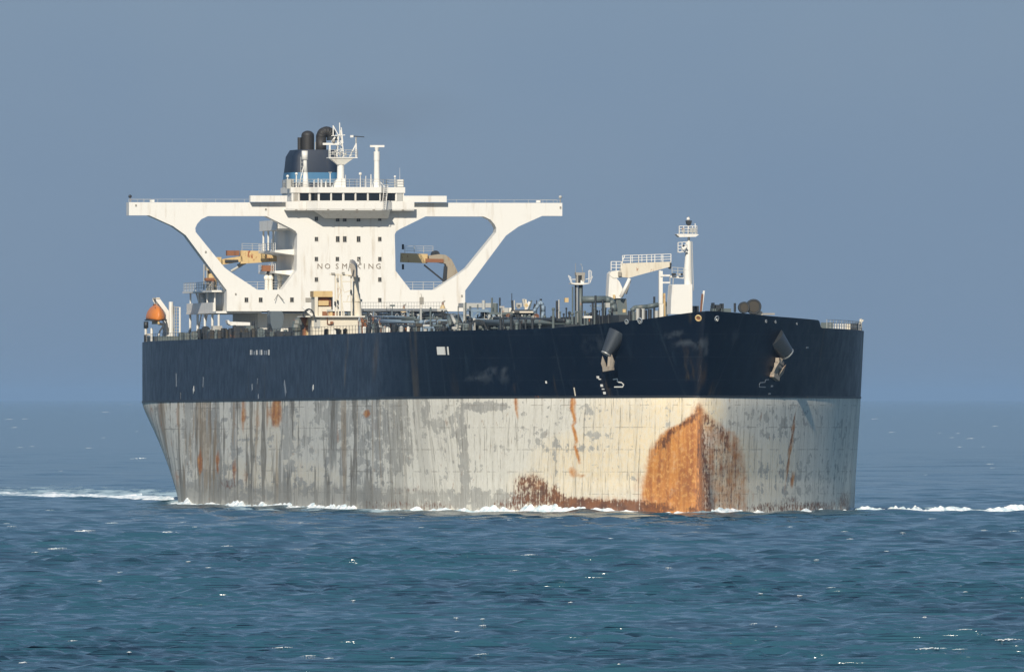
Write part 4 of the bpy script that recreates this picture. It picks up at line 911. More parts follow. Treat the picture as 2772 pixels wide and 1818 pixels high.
MB().rail([(u, *zy(1096, 684, u)), (u, *zy(1172, 684, u))], .9, 1.5, .03).build('jib_railing', PALEGREY, cp)
y, z = zy(1091, 668, 40); 
for py in (668, 722): y, z = zy(1091, py, 38); MB().box(37.9, 38, y - .15, y + .15, z - .35, z + .35).build('side_port', GLASS, tower)
# small gear seen through the left opening: vents and a rust red box
u = 38.0
a = zy(727, 727, u); MB().box(u - 1, u, a[0] - .85, a[0] + .75, a[1] - .35, a[1] + .45).build('rusty_box', RUSTY, tanker)
MB().cyl((u - .5, zy(722, 780, u)[0], zh), (u - .5, a[0], a[1] - .3), .18).cyl((u - .5, zy(741, 780, u)[0], zh), (u - .5, zy(741, 0, u)[0], a[1] - .3), .16).build('box_stand', DKSTEEL, tanker)
for px in (722, 733, 757): a = zy(px, 752, u); MB().cyl((u, a[0], zh), (u, a[0], a[1]), .3, .26, 10).ball((u, a[0], a[1]), .42, 10, 6).build('mushroom_vent', WHITE_WORN, tanker)

# faint exhaust haze drifting from the funnel
sm = NT('exhaust_smoke'); t = sm
for nd in [x for x in t.t.nodes if x.type == 'BSDF_PRINCIPLED']: t.t.nodes.remove(nd)
ln_ = t.n('ShaderNodeVectorMath', operation='LENGTH'); t.lk(t.mp((1 / 16.0, 1 / 16.0, 1 / 5.2)), ln_.inputs[0])
fall = t.ramp(ln_.outputs['Value'], .15, 1.0, 1.0, 0.0); nz = t.ramp(t.noise((.07, .07, .14), 3, .5), .3, .7, .3, 1.0)
vs = t.n('ShaderNodeVolumePrincipled'); vs.inputs['Color'].default_value = (.22, .20, .19, 1)
t.lk(t.math('MULTIPLY', t.math('MULTIPLY', fall, nz), .0085), vs.inputs['Density']); t.lk(vs.outputs[0], t.out.inputs['Volume'])
sc_ = MB().ball((0, 0, 0), 1.0, 20, 12, (16, 16, 5.2)).mesh('exhaust_smoke', sm.m)
smk = put('exhaust_smoke', sc_, None, 'faint brownish exhaust smoke drifting off the funnel'); smk['kind'] = 'stuff'; smk.matrix_world = SHIP_M @ Matrix.Translation((uf - 20, zy(1090, 300, uf)[0], zy(1090, 300, uf)[1]))

# ---------------------------------------------------------------- deck gear
def E(x0, y0, f):
    return lambda zx, zy_: (x0 + zx / f, y0 + zy_ / f)
ZD = E(1500, 560, 4.592); ZE = E(1900, 760, 3.902); ZI = E(800, 640, 5.577); ZG = E(960, 780, 7.933); ZH = E(1120, 780, 6.611); ZS = E(360, 680, 4.76)
def q(zf, zx, zy_, u): return (u, *zy(*zf(zx, zy_), u))
def qbox(name, zf, zx0, zx1, zy0, zy1, u, d, mat, parent=tanker, down=False):
    a = q(zf, zx0, zy1, u); b = q(zf, zx1, zy0, u)
    return MB().box(u - d, u, min(a[1], b[1]), max(a[1], b[1]), DK if down else a[2], b[2]).build(name, mat, parent)
def qcyl(name, zf, zx, zy0, zy1, u, r, mat, parent=tanker, r1=None, down=False, n=10):
    a = q(zf, zx, zy1, u); b = q(zf, zx, zy0, u)
    if down: a = (a[0], a[1], DK)
    return MB().cyl(a, b, r, r1, n).build(name, mat, parent, True) if n > 8 else MB().cyl(a, b, r, r1, n).build(name, mat, parent)
def qpoly(name, zf, pts, u, d, mat, parent=tanker):
    return MB().prism([q(zf, x, y, u)[1:] for x, y in pts], u - d, u).build(name, mat, parent)
def qpipe(name, zf, pts, u, r, mat, parent=tanker, du=0.0):
    n = len(pts); return MB().tube([q(zf, x, y, u + du * i / max(1, n - 1)) for i, (x, y) in enumerate(pts)], r, 10).build(name, mat, parent, True)

# ---- starboard hose crane amidships, on its arched white house
U = 165.0
base = qpoly('hose_crane', ZI, [(245, 1215), (245, 1530), (425, 1530), (432, 1400), (470, 1388), (500, 1400), (508, 1530), (530, 1530), (532, 1410), (570, 1388), (660, 1388), (695, 1410), (705, 1530), (718, 1530), (722, 1400), (755, 1380), (785, 1400), (795, 1530), (940, 1530), (940, 1215)], U, 5.0, OFFWHITE)
base['label'] = 'white crane house with arched openings at the foot'
qpoly('painted_house_shade', ZI, [(278, 1225), (278, 1385), (372, 1385), (372, 1225)], U + .06, .05, PALEGREY, base)  # shaded section of the house front, put in as a grey panel
qbox('crane_platform', ZI, 130, 1050, 1198, 1214, U + .6, 6.0, WHITE_WORN, base)
qbox('engine_housing', ZI, 272, 560, 822, 912, U - .3, 3.0, BEIGE, base); qbox('engine_housing', ZI, 290, 338, 912, 1197, U - .3, 3.0, OFFWHITE, base); qbox('engine_housing', ZI, 345, 540, 1060, 1197, U - .4, 2.6, OFFWHITE, base)
qbox('engine_recess', ZI, 338, 545, 912, 1060, U - .9, 2.0, RUSTY, base); qbox('engine_drum', ZI, 345, 500, 968, 1040, U - .5, .4, BEIGE, base); qbox('engine_side', ZI, 545, 562, 912, 1190, U - .3, 3.0, DKSTEEL, base)
for zx0, zx1, zy0, zy1, mt in ((410, 470, 1130, 1197, RUSTY), (500, 560, 1140, 1197, BEIGE), (570, 630, 1150, 1197, RUSTY), (690, 745, 1140, 1197, PALEGREY), (790, 840, 1140, 1197, GREY), (480, 560, 1100, 1130, PALEGREY)):
    qbox('crane_gear', ZI, zx0, zx1, zy0, zy1, U, .8, mt, base)
qpipe('drain_pipe', ZI, [(480, 1150), (480, 1320), (540, 1330), (565, 1300)], U + .15, .06, RUSTY, base)
qbox('hose_coupling', ZI, 528, 572, 1280, 1318, U + .3, .3, RUSTY, base)
col = MB().cyl(q(ZI, 935, 1197, U - 1.5), q(ZI, 915, 860, U - 1.5), .62, .50, 14).cyl(q(ZI, 915, 860, U - 1.5), q(ZI, 905, 590, U - 1.5), .42, .36, 14).cyl(q(ZI, 932, 985, U - 1.5), q(ZI, 932, 945, U - 1.5), .66, .66, 14)
auto_smooth(col.build('crane_column', OFFWHITE, base))
m = MB()
for zx, y0 in ((600, 560), (640, 560), (690, 570), (840, 590)): m.bar(q(ZI, zx + 6, 1197, U + .1), q(ZI, zx, y0, U + .1), .18, .18)
for x0, y0, x1, y1, t in ((515, 572, 890, 588, .2), (690, 680, 840, 680, .13), (720, 985, 850, 985, .14), (600, 640, 700, 850, .1), (700, 700, 730, 830, .1), (735, 845, 850, 810, .13), (780, 905, 850, 870, .1), (600, 1000, 690, 820, .1), (775, 980, 800, 900, .1), (700, 980, 735, 1190, .1)):
    m.bar(q(ZI, x0, y0, U + .12), q(ZI, x1, y1, U + .12), t, t)
m.build('hose_gallows', OFFWHITE, base)
for zx, zy_, w_, h_ in ((840, 835, 20, 60), (640, 645, 26, 40), (600, 1010, 18, 60), (640, 985, 18, 50), (725, 552, 36, 26), (570, 562, 50, 30), (830, 596, 50, 18), (640, 1055, 16, 30)):
    qbox('gallows_block', ZI, zx - w_ / 2, zx + w_ / 2, zy_ - h_ / 2, zy_ + h_ / 2, U + .5, .4, FRAME if h_ < 45 else DKSTEEL, base)
# boom stowed pointing ahead: seen end on
p0 = q(ZI, 900, 600, U - 1.5); 
bm_ = MB().add([], [])
sec = [(838, 350), (862, 345), (895, 365), (922, 405), (936, 460), (938, 600), (868, 600), (845, 520), (832, 450)]
a = [q(ZI, x, y, U - 1) for x, y in sec]; n = len(a); cxy = Vector(q(ZI, 893, 500, U - 1))
b = [tuple(Vector(p) * .8 + cxy * .2 + Vector((7, -1.2, -.3))) for p in a]
bm_.add(a + b, [(i, (i + 1) % n, n + (i + 1) % n, n + i) for i in range(n)] + [tuple(range(n - 1, -1, -1)), tuple(range(n, 2 * n))])
bm_.build('crane_boom', BOOMGREY, base)
m = MB().bar(q(ZI, 800, 520, U + 8), q(ZI, 832, 350, U + 8), .12, .12).bar(q(ZI, 945, 330, U + 2), q(ZI, 990, 430, U + 2), .22, .18); m.build('boom_sheave', FRAME, base)
# accommodation ladder davit beside it
m = MB(); ctr = (200, 1210)
for i in range(9):
    t = math.pi * (1 - i / 8.0); p = (ctr[0] + 82 * math.cos(t), ctr[1] - 115 * math.sin(t))
    if i: m.bar(q(ZI, *lp, U + 1), q(ZI, *p, U + 1), .2, .2)
    lp = p
m.build('ladder_davit', DKSTEEL, base); MB().bar(q(ZI, 110, 1060, U + .8), q(ZI, 250, 1190, U + .8), .3, .3).build('davit_arm', WHITE, base)
for zx, zy_, mt in ((130, 1290, RUSTY), (175, 1310, BEIGE), (215, 1300, BEIGE), (185, 1345, RUSTY), (40, 1310, GREY), (80, 1330, DKSTEEL), (20, 1370, GREY)):
    p = q(ZI, zx, zy_, U - 4); MB().ball(p, .75, 8, 6).cyl(p, (p[0], p[1], DK), .35, .4, 8).build('deck_valve', mt, tanker)

# ---- long pipes, catwalk and tanks on the cargo deck
def longpipe(name, p, u0, p1, u1, r, mat): return MB().cyl((u0, *zy(*ZG(*p), u0)), (u1, *zy(*ZG(*p1), u1)), r, r, 12).build(name, mat, tanker, True)
longpipe('deck_pipe', (60, 665), 80, (700, 668), 118, .30, GREY); longpipe('deck_pipe', (140, 765), 84, (640, 770), 116, .55, BLUEGREY); longpipe('deck_pipe', (800, 765), 120, (2060, 755), 200, .52, BLUEGREY)
longpipe('deck_pipe', (780, 605), 112, (1380, 600), 150, .55, GREY); longpipe('deck_pipe', (1480, 590), 152, (1870, 588), 180, .55, PALEGREY); longpipe('deck_pipe', (160, 640), 90, (1480, 668), 160, .22, BLUEGREY)
longpipe('deck_pipe', (300, 560), 86, (1860, 660), 186, .15, GREY); longpipe('deck_pipe', (90, 830), 100, (1900, 850), 190, .28, DKSTEEL); longpipe('deck_pipe', (100, 735), 70, (1860, 716), 150, .38, DKSTEEL)
a = (84, *zy(*ZG(60, 465), 84)); b = (182, *zy(*ZG(1880, 468), 182))
cw = MB().bar(a, b, 1.3, .36).build('catwalk', PALEGREY, tanker)
MB().rail([a, b], 1.0, 3.2, .025, 2).build('catwalk_railing', PALEGREY, cw)
for i in range(9):
    p = Vector(a).lerp(Vector(b), i / 8); MB().cyl((p.x, p.y, DK), (p.x, p.y, p.z), .11, n=8).build('catwalk_post', BLUEGREY if i % 2 else DKSTEEL, cw)
MB().bar(Vector(a) + Vector((0, 0, -.55)), Vector(b) + Vector((0, 0, -.55)), .9, .3).build('cable_tray', DKSTEEL, cw)
def tank(zx0, zx1, zy_, u, r, mat):
    p = q(ZG, zx0, zy_, u); p2 = q(ZG, zx1, zy_, u); o = MB().cyl(p, p2, r, r, 12).ball(p, r, 12, 6).ball(p2, r, 12, 6)
    for k in (.2, .8): c_ = Vector(p).lerp(Vector(p2), k); o.box(c_.x - .3, c_.x + .3, c_.y - .1, c_.y + .1, DK, c_.z - r * .6)
    o.build('deck_tank', mat, tanker, True)
tank(370, 590, 572, 105, .31, WHITE); tank(660, 720, 580, 106, .28, WHITE_WORN); tank(800, 860, 560, 112, .22, PALEGREY); tank(950, 1010, 556, 116, .2, PALEGREY); tank(1270, 1310, 552, 130, .22, BLUEGREY)
# the fire monitors in front of the bridge
for zx, zy0, zy1 in ((1055, 370, 470), (1890, 300, 400)):
    p = q(ZG, zx, zy1, 120); t = q(ZG, zx, zy0, 120); e_ = q(ZG, zx + 55, zy0 - 30, 120)
    o = MB().cyl((p[0], p[1], DK), p, .2, .2, 8).cyl(p, t, .14, .14, 8).build('fire_monitor', RUSTY, tanker); MB().cyl(t, e_, .12, .07, 8).build('nozzle', FRAME, o); MB().cyl((p[0], p[1], p[2] - .3), (p[0], p[1], p[2] + .25), .42, .2, 10).build('monitor_base', BEIGE, o)
MB().bar((70, 3.5, DK + 1.2), (258, 3.5, DK + 1.2), 3.0, 2.4).build('pipe_trunk', DKSTEEL, tanker); MB().bar((180, -4.5, DK + .6), (262, -4.5, DK + .6), 2.0, 1.2).build('pipe_trunk', DKSTEEL, tanker)
BINGREY = paint('bin_slate', (.10, .125, .14), (.05, .06, .07), .6, .5)
# ---- manifold and pipe racks between crane and vent mast (small stuff, each its own part)
random.seed(33)
UM = 205.0
def fr(name, zf, zx0, zx1, zy0, zy1, u, d, mat, t=.16):
    m = MB()
    for zx in (zx0, zx1): m.bar(q(zf, zx, zy0, u), q(zf, zx, zy0, u - d), t, t)
    for uu in (u, u - d):
        for zx in (zx0, zx1): a_ = q(zf, zx, zy0, uu); m.bar((uu, a_[1], DK), a_, t, t)
        m.bar(q(zf, zx0, zy0, uu), q(zf, zx1, zy0, uu), t * 1.4, t * 1.4); m.bar(q(zf, zx0, zy1, uu), q(zf, zx1, zy1, uu), t, t); m.bar(q(zf, zx0, zy1, uu), q(zf, (zx0 + zx1) / 2, zy0, uu), t * .8, t * .8)
    return m.build(name, mat, tanker)
qbox('manifold_platform', ZH, 885, 1480, 265, 345, UM, 4, PALEGREY); qbox('manifold_platform', ZH, 1020, 1340, 375, 405, UM + 6, 3, BLUEGREY); qbox('platform_edge', ZH, 1218, 1330, 378, 405, UM + 6.1, .05, DKSTEEL)
fr('manifold_frame', ZH, 1040, 1330, 400, 560, UM + 6, 3, BLUEGREY, .26); fr('manifold_frame', ZH, 900, 1010, 345, 480, UM, 3, PALEGREY, .2)
qbox('manifold_cabinet', ZH, 1215, 1300, 410, 520, UM + 5, 1, BLUEGREY); qbox('manifold_cabinet', ZH, 1420, 1500, 345, 410, UM + 2, 1, PALEGREY); qbox('manifold_cabinet', ZH, 1590, 1700, 350, 440, UM + 4, 1.2, PALEGREY); qbox('manifold_cabinet', ZH, 1710, 1755, 350, 440, UM + 6, 1.0, WHITE_WORN)
qbox('pipe_rack_deck', ZH, 1350, 2180, 430, 475, UM + 8, 4, GREY)
qbox('rack_back_plate', ZH, 1350, 1990, 475, 640, UM + 5, .2, DKSTEEL, down=True); qbox('rack_back_plate', ZH, 2000, 2190, 475, 660, UM + 6, .2, DKSTEEL, down=True)
for zx in (1352, 1430, 1520, 1600, 1690, 1770, 1860, 1930, 1990, 2060, 2140, 2195):
    qcyl('rack_post', ZH, zx + random.uniform(-15, 15), 470, 700, UM + 8, random.uniform(.10, .24), random.choice((GREY, BLUEGREY, PALEGREY, DKSTEEL)), down=True, n=8)
for i, zx in enumerate(range(1380, 2200, 62)):
    zx += random.uniform(-20, 20); zy0 = random.uniform(500, 610)
    o = qcyl('riser_pipe', ZH, zx, zy0, 720, UM + 9.5, random.uniform(.14, .3), random.choice((GREY, BLUEGREY, DKSTEEL, DKSTEEL, PALEGREY)), down=True, n=8)
    p = q(ZH, zx, zy0, UM + 9.5); MB().ball(p, random.uniform(.25, .4), 8, 5).torus((p[0] + .3, p[1], p[2]), (1, 0, 0), .3, .05, 10, 4).build('valve_wheel', random.choice((RUSTY, GREY, PALEGREY)), o)
qbox('rack_shelf', ZH, 1360, 1720, 640, 662, UM + 10, 2, BLUEGREY); qbox('rack_shelf', ZH, 1360, 1700, 705, 722, UM + 10, 2, GREY)
# upper gear: hose saddle, yellowish crane hooks
qbox('hose_saddle', ZH, 1780, 2150, 385, 405, UM + 8, 3, DKSTEEL); qbox('hose_saddle', ZH, 1770, 2140, 410, 440, UM + 8.4, 3, OFFWHITE)
for x0, y0, x1, y1, t, mt in ((1990, 200, 2010, 380, .35, OFFWHITE), (2010, 370, 2070, 240, .3, WHITE), (1960, 190, 1985, 330, .35, PALEGREY), (2000, 280, 2025, 330, .4, BEIGE), (1800, 215, 1800, 390, .14, PALEGREY), (1760, 215, 1770, 400, .25, DKSTEEL), (2110, 215, 2060, 390, .2, GREY), (2170, 280, 2150, 380, .25, DKSTEEL), (2190, 340, 2260, 240, .3, PALEGREY), (1830, 300, 1930, 300, .5, PALEGREY), (1850, 330, 1900, 330, .5, FRAME)):
    MB().bar(q(ZH, x0, y0, UM + 8), q(ZH, x1, y1, UM + 8), t, t).build('hose_crane_hook' if t < .3 else 'hose_rest', mt, tanker)
for zx, y0, r in ((1400, 170, .13), (1540, 170, .11), (1755, 90, .05), (2275, 190, .15), (2350, 320, .06), (1010, 320, .14), (2200, 215, .06), (795, 320, .07), (1145, 290, .09), (1250, 215, .22), (1465, 270, .3), (930, 250, .10), (300, 340, .12), (130, 350, .12)):
    qcyl('vent_post', ZH, zx, y0, 600, UM + 3, r, random.choice((DKSTEEL, GREY)) if zx > 1300 else random.choice((GREY, PALEGREY)), down=True, n=8)
qpipe('hose', ZH, [(2150, 420), (2180, 370), (2230, 300), (2275, 250), (2310, 300), (2320, 420), (2290, 560), (2260, 610)], UM + 9, .22, BLUEGREY)
qcyl('deck_vent', ZH, 2275, 540, 620, UM + 10, .3, WHITE_WORN, down=True)
# low arch and fittings near the rail
m = MB(); 
for i in range(13):
    t = math.pi * (1 - i / 12.0); p = (1150 + 150 * math.cos(t), 740 - 165 * math.sin(t))
    if i: m.bar(q(ZH, *lp, UM + 12), q(ZH, *p, UM + 12), .3, .3)
    lp = p
m.build('pipe_bridge', DKSTEEL, tanker)
random.seed(8)
for zx in range(20, 1340, 25):                                # valves, vents and tank hatches along the starboard edge
    zx += random.uniform(-14, 14); px = ZH(zx, 0)[0]; top = random.uniform(600, 730) if zx < 900 else random.uniform(560, 720)
    u = UM + random.uniform(-25, 12); mt = random.choice((GREY, DKSTEEL, DKSTEEL, BLUEGREY, DKSTEEL, PALEGREY, DRUM, GREY)); r = random.uniform(.16, .45)
    p = q(ZH, zx, top, u); k = random.random()
    m = MB().cyl((u, p[1], DK), p, r * .7, r * .6, 8)
    if k < .4: m.ball(p, r, 8, 5)
    elif k < .7: m.box(u - r, u + r, p[1] - r, p[1] + r, p[2] - r * .6, p[2] + r * .4)
    else: m.cyl((u, p[1] - .6, p[2]), (u, p[1] + .6, p[2]), r * .6, n=8)
    m.build('tank_vent', mt, tanker)
for zx in range(620, 1000, 55):                               # crossing pipes
    x1 = zx + random.uniform(40, 90); y0 = random.uniform(470, 560); y1 = random.uniform(560, 660)
    MB().cyl(q(ZH, zx, y0, UM - 4), q(ZH, x1, y1, UM - 2), random.uniform(.2, .42), n=10).build('branch_pipe', random.choice((GREY, PALEGREY, DKSTEEL, BLUEGREY)), tanker, True)
random.seed(64)
for k in range(46):                                           # pipe saddles, gratings, light posts and stays of the cargo deck
    zx = random.uniform(80, 3600); u = 118 + zx / 30; y0 = random.uniform(430, 700); y1 = random.uniform(760, 900); w_ = random.uniform(.07, .2); k_ = random.random()
    if k_ < .45: MB().bar(q(ZG, zx, y0, u), q(ZG, zx + random.uniform(-60, 60), y1, u), w_, w_).build('pipe_stay', random.choice((GREY, DKSTEEL, BLUEGREY)), tanker)
    elif k_ < .8:
        a_ = q(ZG, zx, y0 + 120, u); b_ = q(ZG, zx + random.uniform(60, 170), y0 + 125, u); m = MB().bar(a_, b_, .5, .12).bar(a_, (a_[0], a_[1], DK), w_, w_).bar(b_, (b_[0], b_[1], DK), w_, w_).rail([a_, b_], .9, .8, .025, 2); m.build('access_step', random.choice((GREY, PALEGREY, DKSTEEL)), tanker)
    else:
        p = q(ZG, zx, y0 - 40, u); MB().cyl((u, p[1], DK), p, .07, .05, 6).box(u - .2, u + .2, p[1] - .3, p[1] + .3, p[2], p[2] + .22).build('deck_light', random.choice((GREY, DKSTEEL, PALEGREY)), tanker)
random.seed(51)
for k in range(7):                                            # stripping lines and branch pipes between the catwalk and the rail
    x0 = random.uniform(60, 900); x1 = x0 + random.uniform(500, 1100); y0 = random.uniform(560, 860)
    longpipe('deck_pipe', (x0, y0), 110 + x0 / 20, (x1, y0 + random.uniform(-10, 10)), 110 + x1 / 20, random.uniform(.10, .24), random.choice((GREY, DKSTEEL, BLUEGREY)))
for k in range(60):                                           # valves, reducers and supports standing on them
    zx = random.uniform(40, 2300); u = 120 + zx / 30; top = random.uniform(500, 800); p = q(ZG, zx, top, u); r = random.uniform(.10, .26)
    m = MB().cyl((u, p[1], DK), p, r * .55, r * .5, 7).torus(p, (1, .3, 0), r * 1.3, r * .25, 10, 4)
    m.box(u - r, u + r, p[1] - r, p[1] + r, p[2] - r * 3, p[2] - r * 1.5); m.build('deck_valve', random.choice((GREY, DKSTEEL, DKSTEEL, BLUEGREY, RUSTY, PALEGREY)), tanker)
random.seed(18)
for px in range(985, 1130, 17):                               # small gear under the blue pipe, mid ship
    u = 178 + random.uniform(-8, 8); p = (u, *zy(px + random.uniform(-5, 5), random.uniform(884, 896), u)); r = random.uniform(.2, .4)
    MB().cyl((u, p[1], DK), p, r * .7, r, 8).ball(p, r, 8, 5).build('deck_valve', random.choice((GREY, DKSTEEL, PALEGREY, WHITE_WORN)), tanker)
for px in range(1350, 1660, 8):                              # forward of the racks
    u = 242 + random.uniform(-10, 10); top = random.uniform(852, 886); p = (u, *zy(px + random.uniform(-5, 5), top, u)); r = random.uniform(.10, .28)
    m = MB().cyl((u, p[1], DK), p, r * .8, r * .7, 8); m.ball(p, r, 8, 5) if random.random() < .5 else m.box(u - r, u + r, p[1] - r, p[1] + r, p[2] - r, p[2])
    m.build('tank_vent', random.choice((GREY, DKSTEEL, DKSTEEL, DKSTEEL)), tanker)
longpipe('deck_pipe', (2400, 740), 205, (4600, 730), 262, .4, GREY); longpipe('deck_pipe', (2700, 640), 205, (4500, 690), 262, .25, DKSTEEL)
# starboard and port deck railings
def edge_pts(u0, u1, s, n, inset=.25, z=None):
    return [(u, s * (float(half(np.array(u), ZB + 8)) - inset), float(sheer(u, s)) if z is None else z) for u in np.linspace(u0, u1, n)]
MB().rail(edge_pts(2, 200, -1, 40), 1.0, 2.5, .022, 2).build('deck_railing', DKSTEEL, tanker); MB().rail(edge_pts(200, 300, -1, 40), 1.0, 2.2, .022, 2).build('deck_railing', DKSTEEL, tanker)
MB().rail(edge_pts(160, 306.8, 1, 60), 1.05, 1.6, .03, 3).build('deck_railing', PALEGREY, tanker)

# ---- aft starboard: mooring gear, dark and low, and the blue grey locker below the house
random.seed(12)
for zx in range(620, 2280, 30):
    u = 52 + random.uniform(-8, 10) if zx < 1000 else 70 + random.uniform(-10, 10); zx += random.uniform(-16, 16)
    top = random.uniform(1020, 1080) if zx < 900 else random.uniform(960, 1060)
    p = q(ZS, zx, top, u); r = random.uniform(.25, .7); mt = random.choice((DKSTEEL, GREY, DKSTEEL, GREY, DKSTEEL, DRUM if zx > 900 else DKSTEEL))
    k = random.random(); m = MB()
    if k < .35: m.cyl((u, p[1] - .5, DK), (u, p[1] - .5, p[2]), .28, n=8).cyl((u, p[1] + .5, DK), (u, p[1] + .5, p[2]), .28, n=8); nm = 'bollard'
    elif k < .7: m.cyl((u - .6, p[1], p[2] - r), (u + .6, p[1], p[2] - r), r, n=12).box(u - .5, u + .5, p[1] - r, p[1] + r, DK, p[2] - r); nm = 'mooring_winch'
    else: m.box(u - .6, u + .6, p[1] - r, p[1] + r, DK, p[2]); nm = 'deck_locker'
    m.build(nm, mt, tanker)
qpoly('rope_bin', ZS, [(1780, 770), (1920, 770), (1945, 830), (1935, 930), (1905, 1010), (1900, 1090), (1810, 1090), (1800, 1010), (1775, 930), (1768, 830)], 62, 3, BINGREY)
qpoly('house_fairing', ZS, [(1235, 885), (1250, 905), (1510, 915), (1510, 955), (1265, 955), (1225, 930), (1215, 890)], 50, 2.0, WHITE).__setitem__('label', 'white curved fairing under the house overhang')
qbox('winch_house', ZS, 1460, 1560, 960, 1100, 60, 2, GREY); qbox('winch_house', ZS, 1030, 1150, 960, 1090, 56, 2, PALEGREY); qbox('bow_chock', ZS, 905, 1000, 1000, 1095, 54, 1.5, OFFWHITE); qbox('hatch', ZS, 1840, 1960, 1080, 1110, 70, 1, OFFWHITE)
for zx, zy_ in ((730, 1015), (1195, 990), (1310, 950), (1620, 980), (1555, 905), (1745, 765), (915, 985)):
    qcyl('vent_post', ZS, zx, zy_, 1080, 58, .16, DKSTEEL, down=True, n=8)

# ---- stern davit and its ladder tower (part of the ship); the lifeboat in it is a thing of its own
UD = 10.0
def s_(zx, zy_, u=UD): return q(ZS, zx, zy_, u)
dv = MB()
dv.add([], [])
for d_ in (0, -3.2):
    pts = [(295, 605), (345, 605), (470, 780), (470, 1110), (430, 1110), (425, 800), (300, 640)]
    dv.prism([s_(x, y)[1:] for x, y in pts], UD + d_ - .35, UD + d_)
davit = dv.build('boat_davit', WHITE, tanker); davit['label'] = 'white lifeboat davit at the stern'
MB().box(UD - 3.4, UD + .1, *sorted((s_(300, 600)[1], s_(345, 600)[1])), s_(0, 612)[2], s_(0, 596)[2]).build('davit_beam', OFFWHITE, davit)
qpipe('davit_guide', ZS, [(330, 1090), (345, 1030), (400, 950)], UD + .2, .12, WHITE, davit); qpipe('davit_guide', ZS, [(320, 930), (400, 945)], UD + .2, .18, WHITE, davit)
for zx in (165, 240): qcyl('cradle_post', ZS, zx, 990, 1160, UD + .5, .17, WHITE, davit, down=True, n=8)
qbox('cradle_beam', ZS, 155, 250, 1060, 1085, UD + .5, .3, WHITE, davit); qcyl('cradle_roller', ZS, 168, 905, 990, UD + .5, .32, DKSTEEL, davit)
for zx, y0, t in ((490, 650, .5), (605, 720, .22), (530, 720, .12), (560, 720, .08)): qcyl('ladder_post', ZS, zx, y0, 1110, UD + 2, t * .6, WHITE if t > .2 else PALEGREY, davit, down=True, n=8)
m = MB(); m.bar(s_(540, 720, UD + 2), s_(610, 722, UD + 2), .12, .12)
for k in range(8): m.bar(s_(535, 760 + k * 40, UD + 2), s_(605, 760 + k * 40, UD + 2), .06, .06)
m.build('ladder_rungs', PALEGREY, davit); qbox('davit_winch', ZS, 465, 535, 985, 1030, UD + 1, 1, BEIGE, davit); qbox('davit_winch', ZS, 475, 515, 820, 870, UD + .6, .6, DKSTEEL, davit); qbox('davit_panel', ZS, 480, 530, 700, 820, UD + 1.6, .3, WHITE, davit)
MB().box(UD - 6, UD + 4, s_(270, 0)[1], s_(660, 0)[1], DK, s_(0, 1095)[2]).build('poop_house', GREY, tanker)
# lifeboat: enclosed orange hull hanging in the davit
LB = SHIP_M @ Matrix.Translation(s_(290, 905))
boat = thing('lifeboat', 'orange enclosed lifeboat hanging in the white davit at the stern', 'lifeboat', LB)
c0 = Vector(s_(290, 905))
wz = (s_(0, 690)[2] - s_(0, 905)[2]); hw = (s_(405, 0)[1] - s_(178, 0)[1]) / 2
m = MB(); ns, npf = 13, 20
prof = [(0, 0.0), (.5, .05), (.96, .14), (1.0, .22), (.94, .42), (.80, .62), (.52, .83), (.22, .96), (0, 1.0)]
rows = []
for i in range(ns):
    t = i / (ns - 1) * 2 - 1; sc = max(.02, 1 - abs(t) ** 2.6); lift = .12 * t * t
    ring = [(t * 3.6, y * hw * sc ** .6, wz * (lift + (z - lift) * (.25 + .75 * sc ** .5))) for y, z in prof] + [(t * 3.6, -y * hw * sc ** .6, wz * (lift + (z - lift) * (.25 + .75 * sc ** .5))) for y, z in prof[-2:0:-1]]
    rows.append(ring)
n = len(rows[0]); m.add([p for r_ in rows for p in r_], [(i * n + j, i * n + (j + 1) % n, (i + 1) * n + (j + 1) % n, (i + 1) * n + j) for i in range(ns - 1) for j in range(n)] + [tuple(range(n - 1, -1, -1)), tuple((ns - 1) * n + j for j in range(n))])
m.build('hull', ORANGE, boat, True)
MB().box(-2.6, 3.1, -.12, .12, -.35, .25).build('keel', BEIGE, boat); MB().box(-2.4, 2.9, -hw * .96, hw * .96, wz * .05, wz * .13).build('fender_strip', DKSTEEL, boat)
MB().box(-.6, .6, -.25, .25, wz * .93, wz * 1.06).build('hatch_cover', RUSTY, boat); MB().bar((2.9, -.05, wz * .3), (2.2, -.35, wz * .85), .12, .12).bar((2.9, .05, wz * .3), (2.2, .35, wz * .85), .12, .12).build('grab_line', RUSTY, boat)
MB().cyl((-1.2, 0, wz * .9), (-1.2, 0, wz * 1.25), .05).cyl((1.4, 0, wz * .9), (1.4, 0, wz * 1.2), .05).build('lifting_hook', PALEGREY, boat)

# ---- vent mast forward of the racks
UV = 240.0
vm = MB().cyl((UV, q(ZD, 328, 0, UV)[1], DK), q(ZD, 328, 955, UV), .29, .29, 12).build('vent_mast', GREY, tanker, True)
for zx, r, mt in ((266, .11, DKSTEEL), (286, .08, PALEGREY), (350, .06, DKSTEEL), (306, .05, DKSTEEL)): qcyl('vent_line', ZD, zx, 955, 1370, UV + .3, r, mt, vm, down=True, n=8)
qpoly('vent_platform', ZD, [(212, 945), (440, 945), (440, 952), (360, 966), (270, 966), (212, 955)], UV + .9, 1.8, WHITE_WORN, vm)
m = MB()
for x0, y0, x1, y1 in ((212, 945, 175, 850), (225, 945, 195, 870), (445, 945, 478, 860), (430, 940, 430, 790), (445, 940, 445, 780), (462, 900, 465, 800), (430, 790, 465, 800), (195, 900, 270, 900), (390, 900, 470, 880), (175, 850, 215, 880)): m.bar(q(ZD, x0, y0, UV + .8), q(ZD, x1, y1, UV + .8), .07, .07)
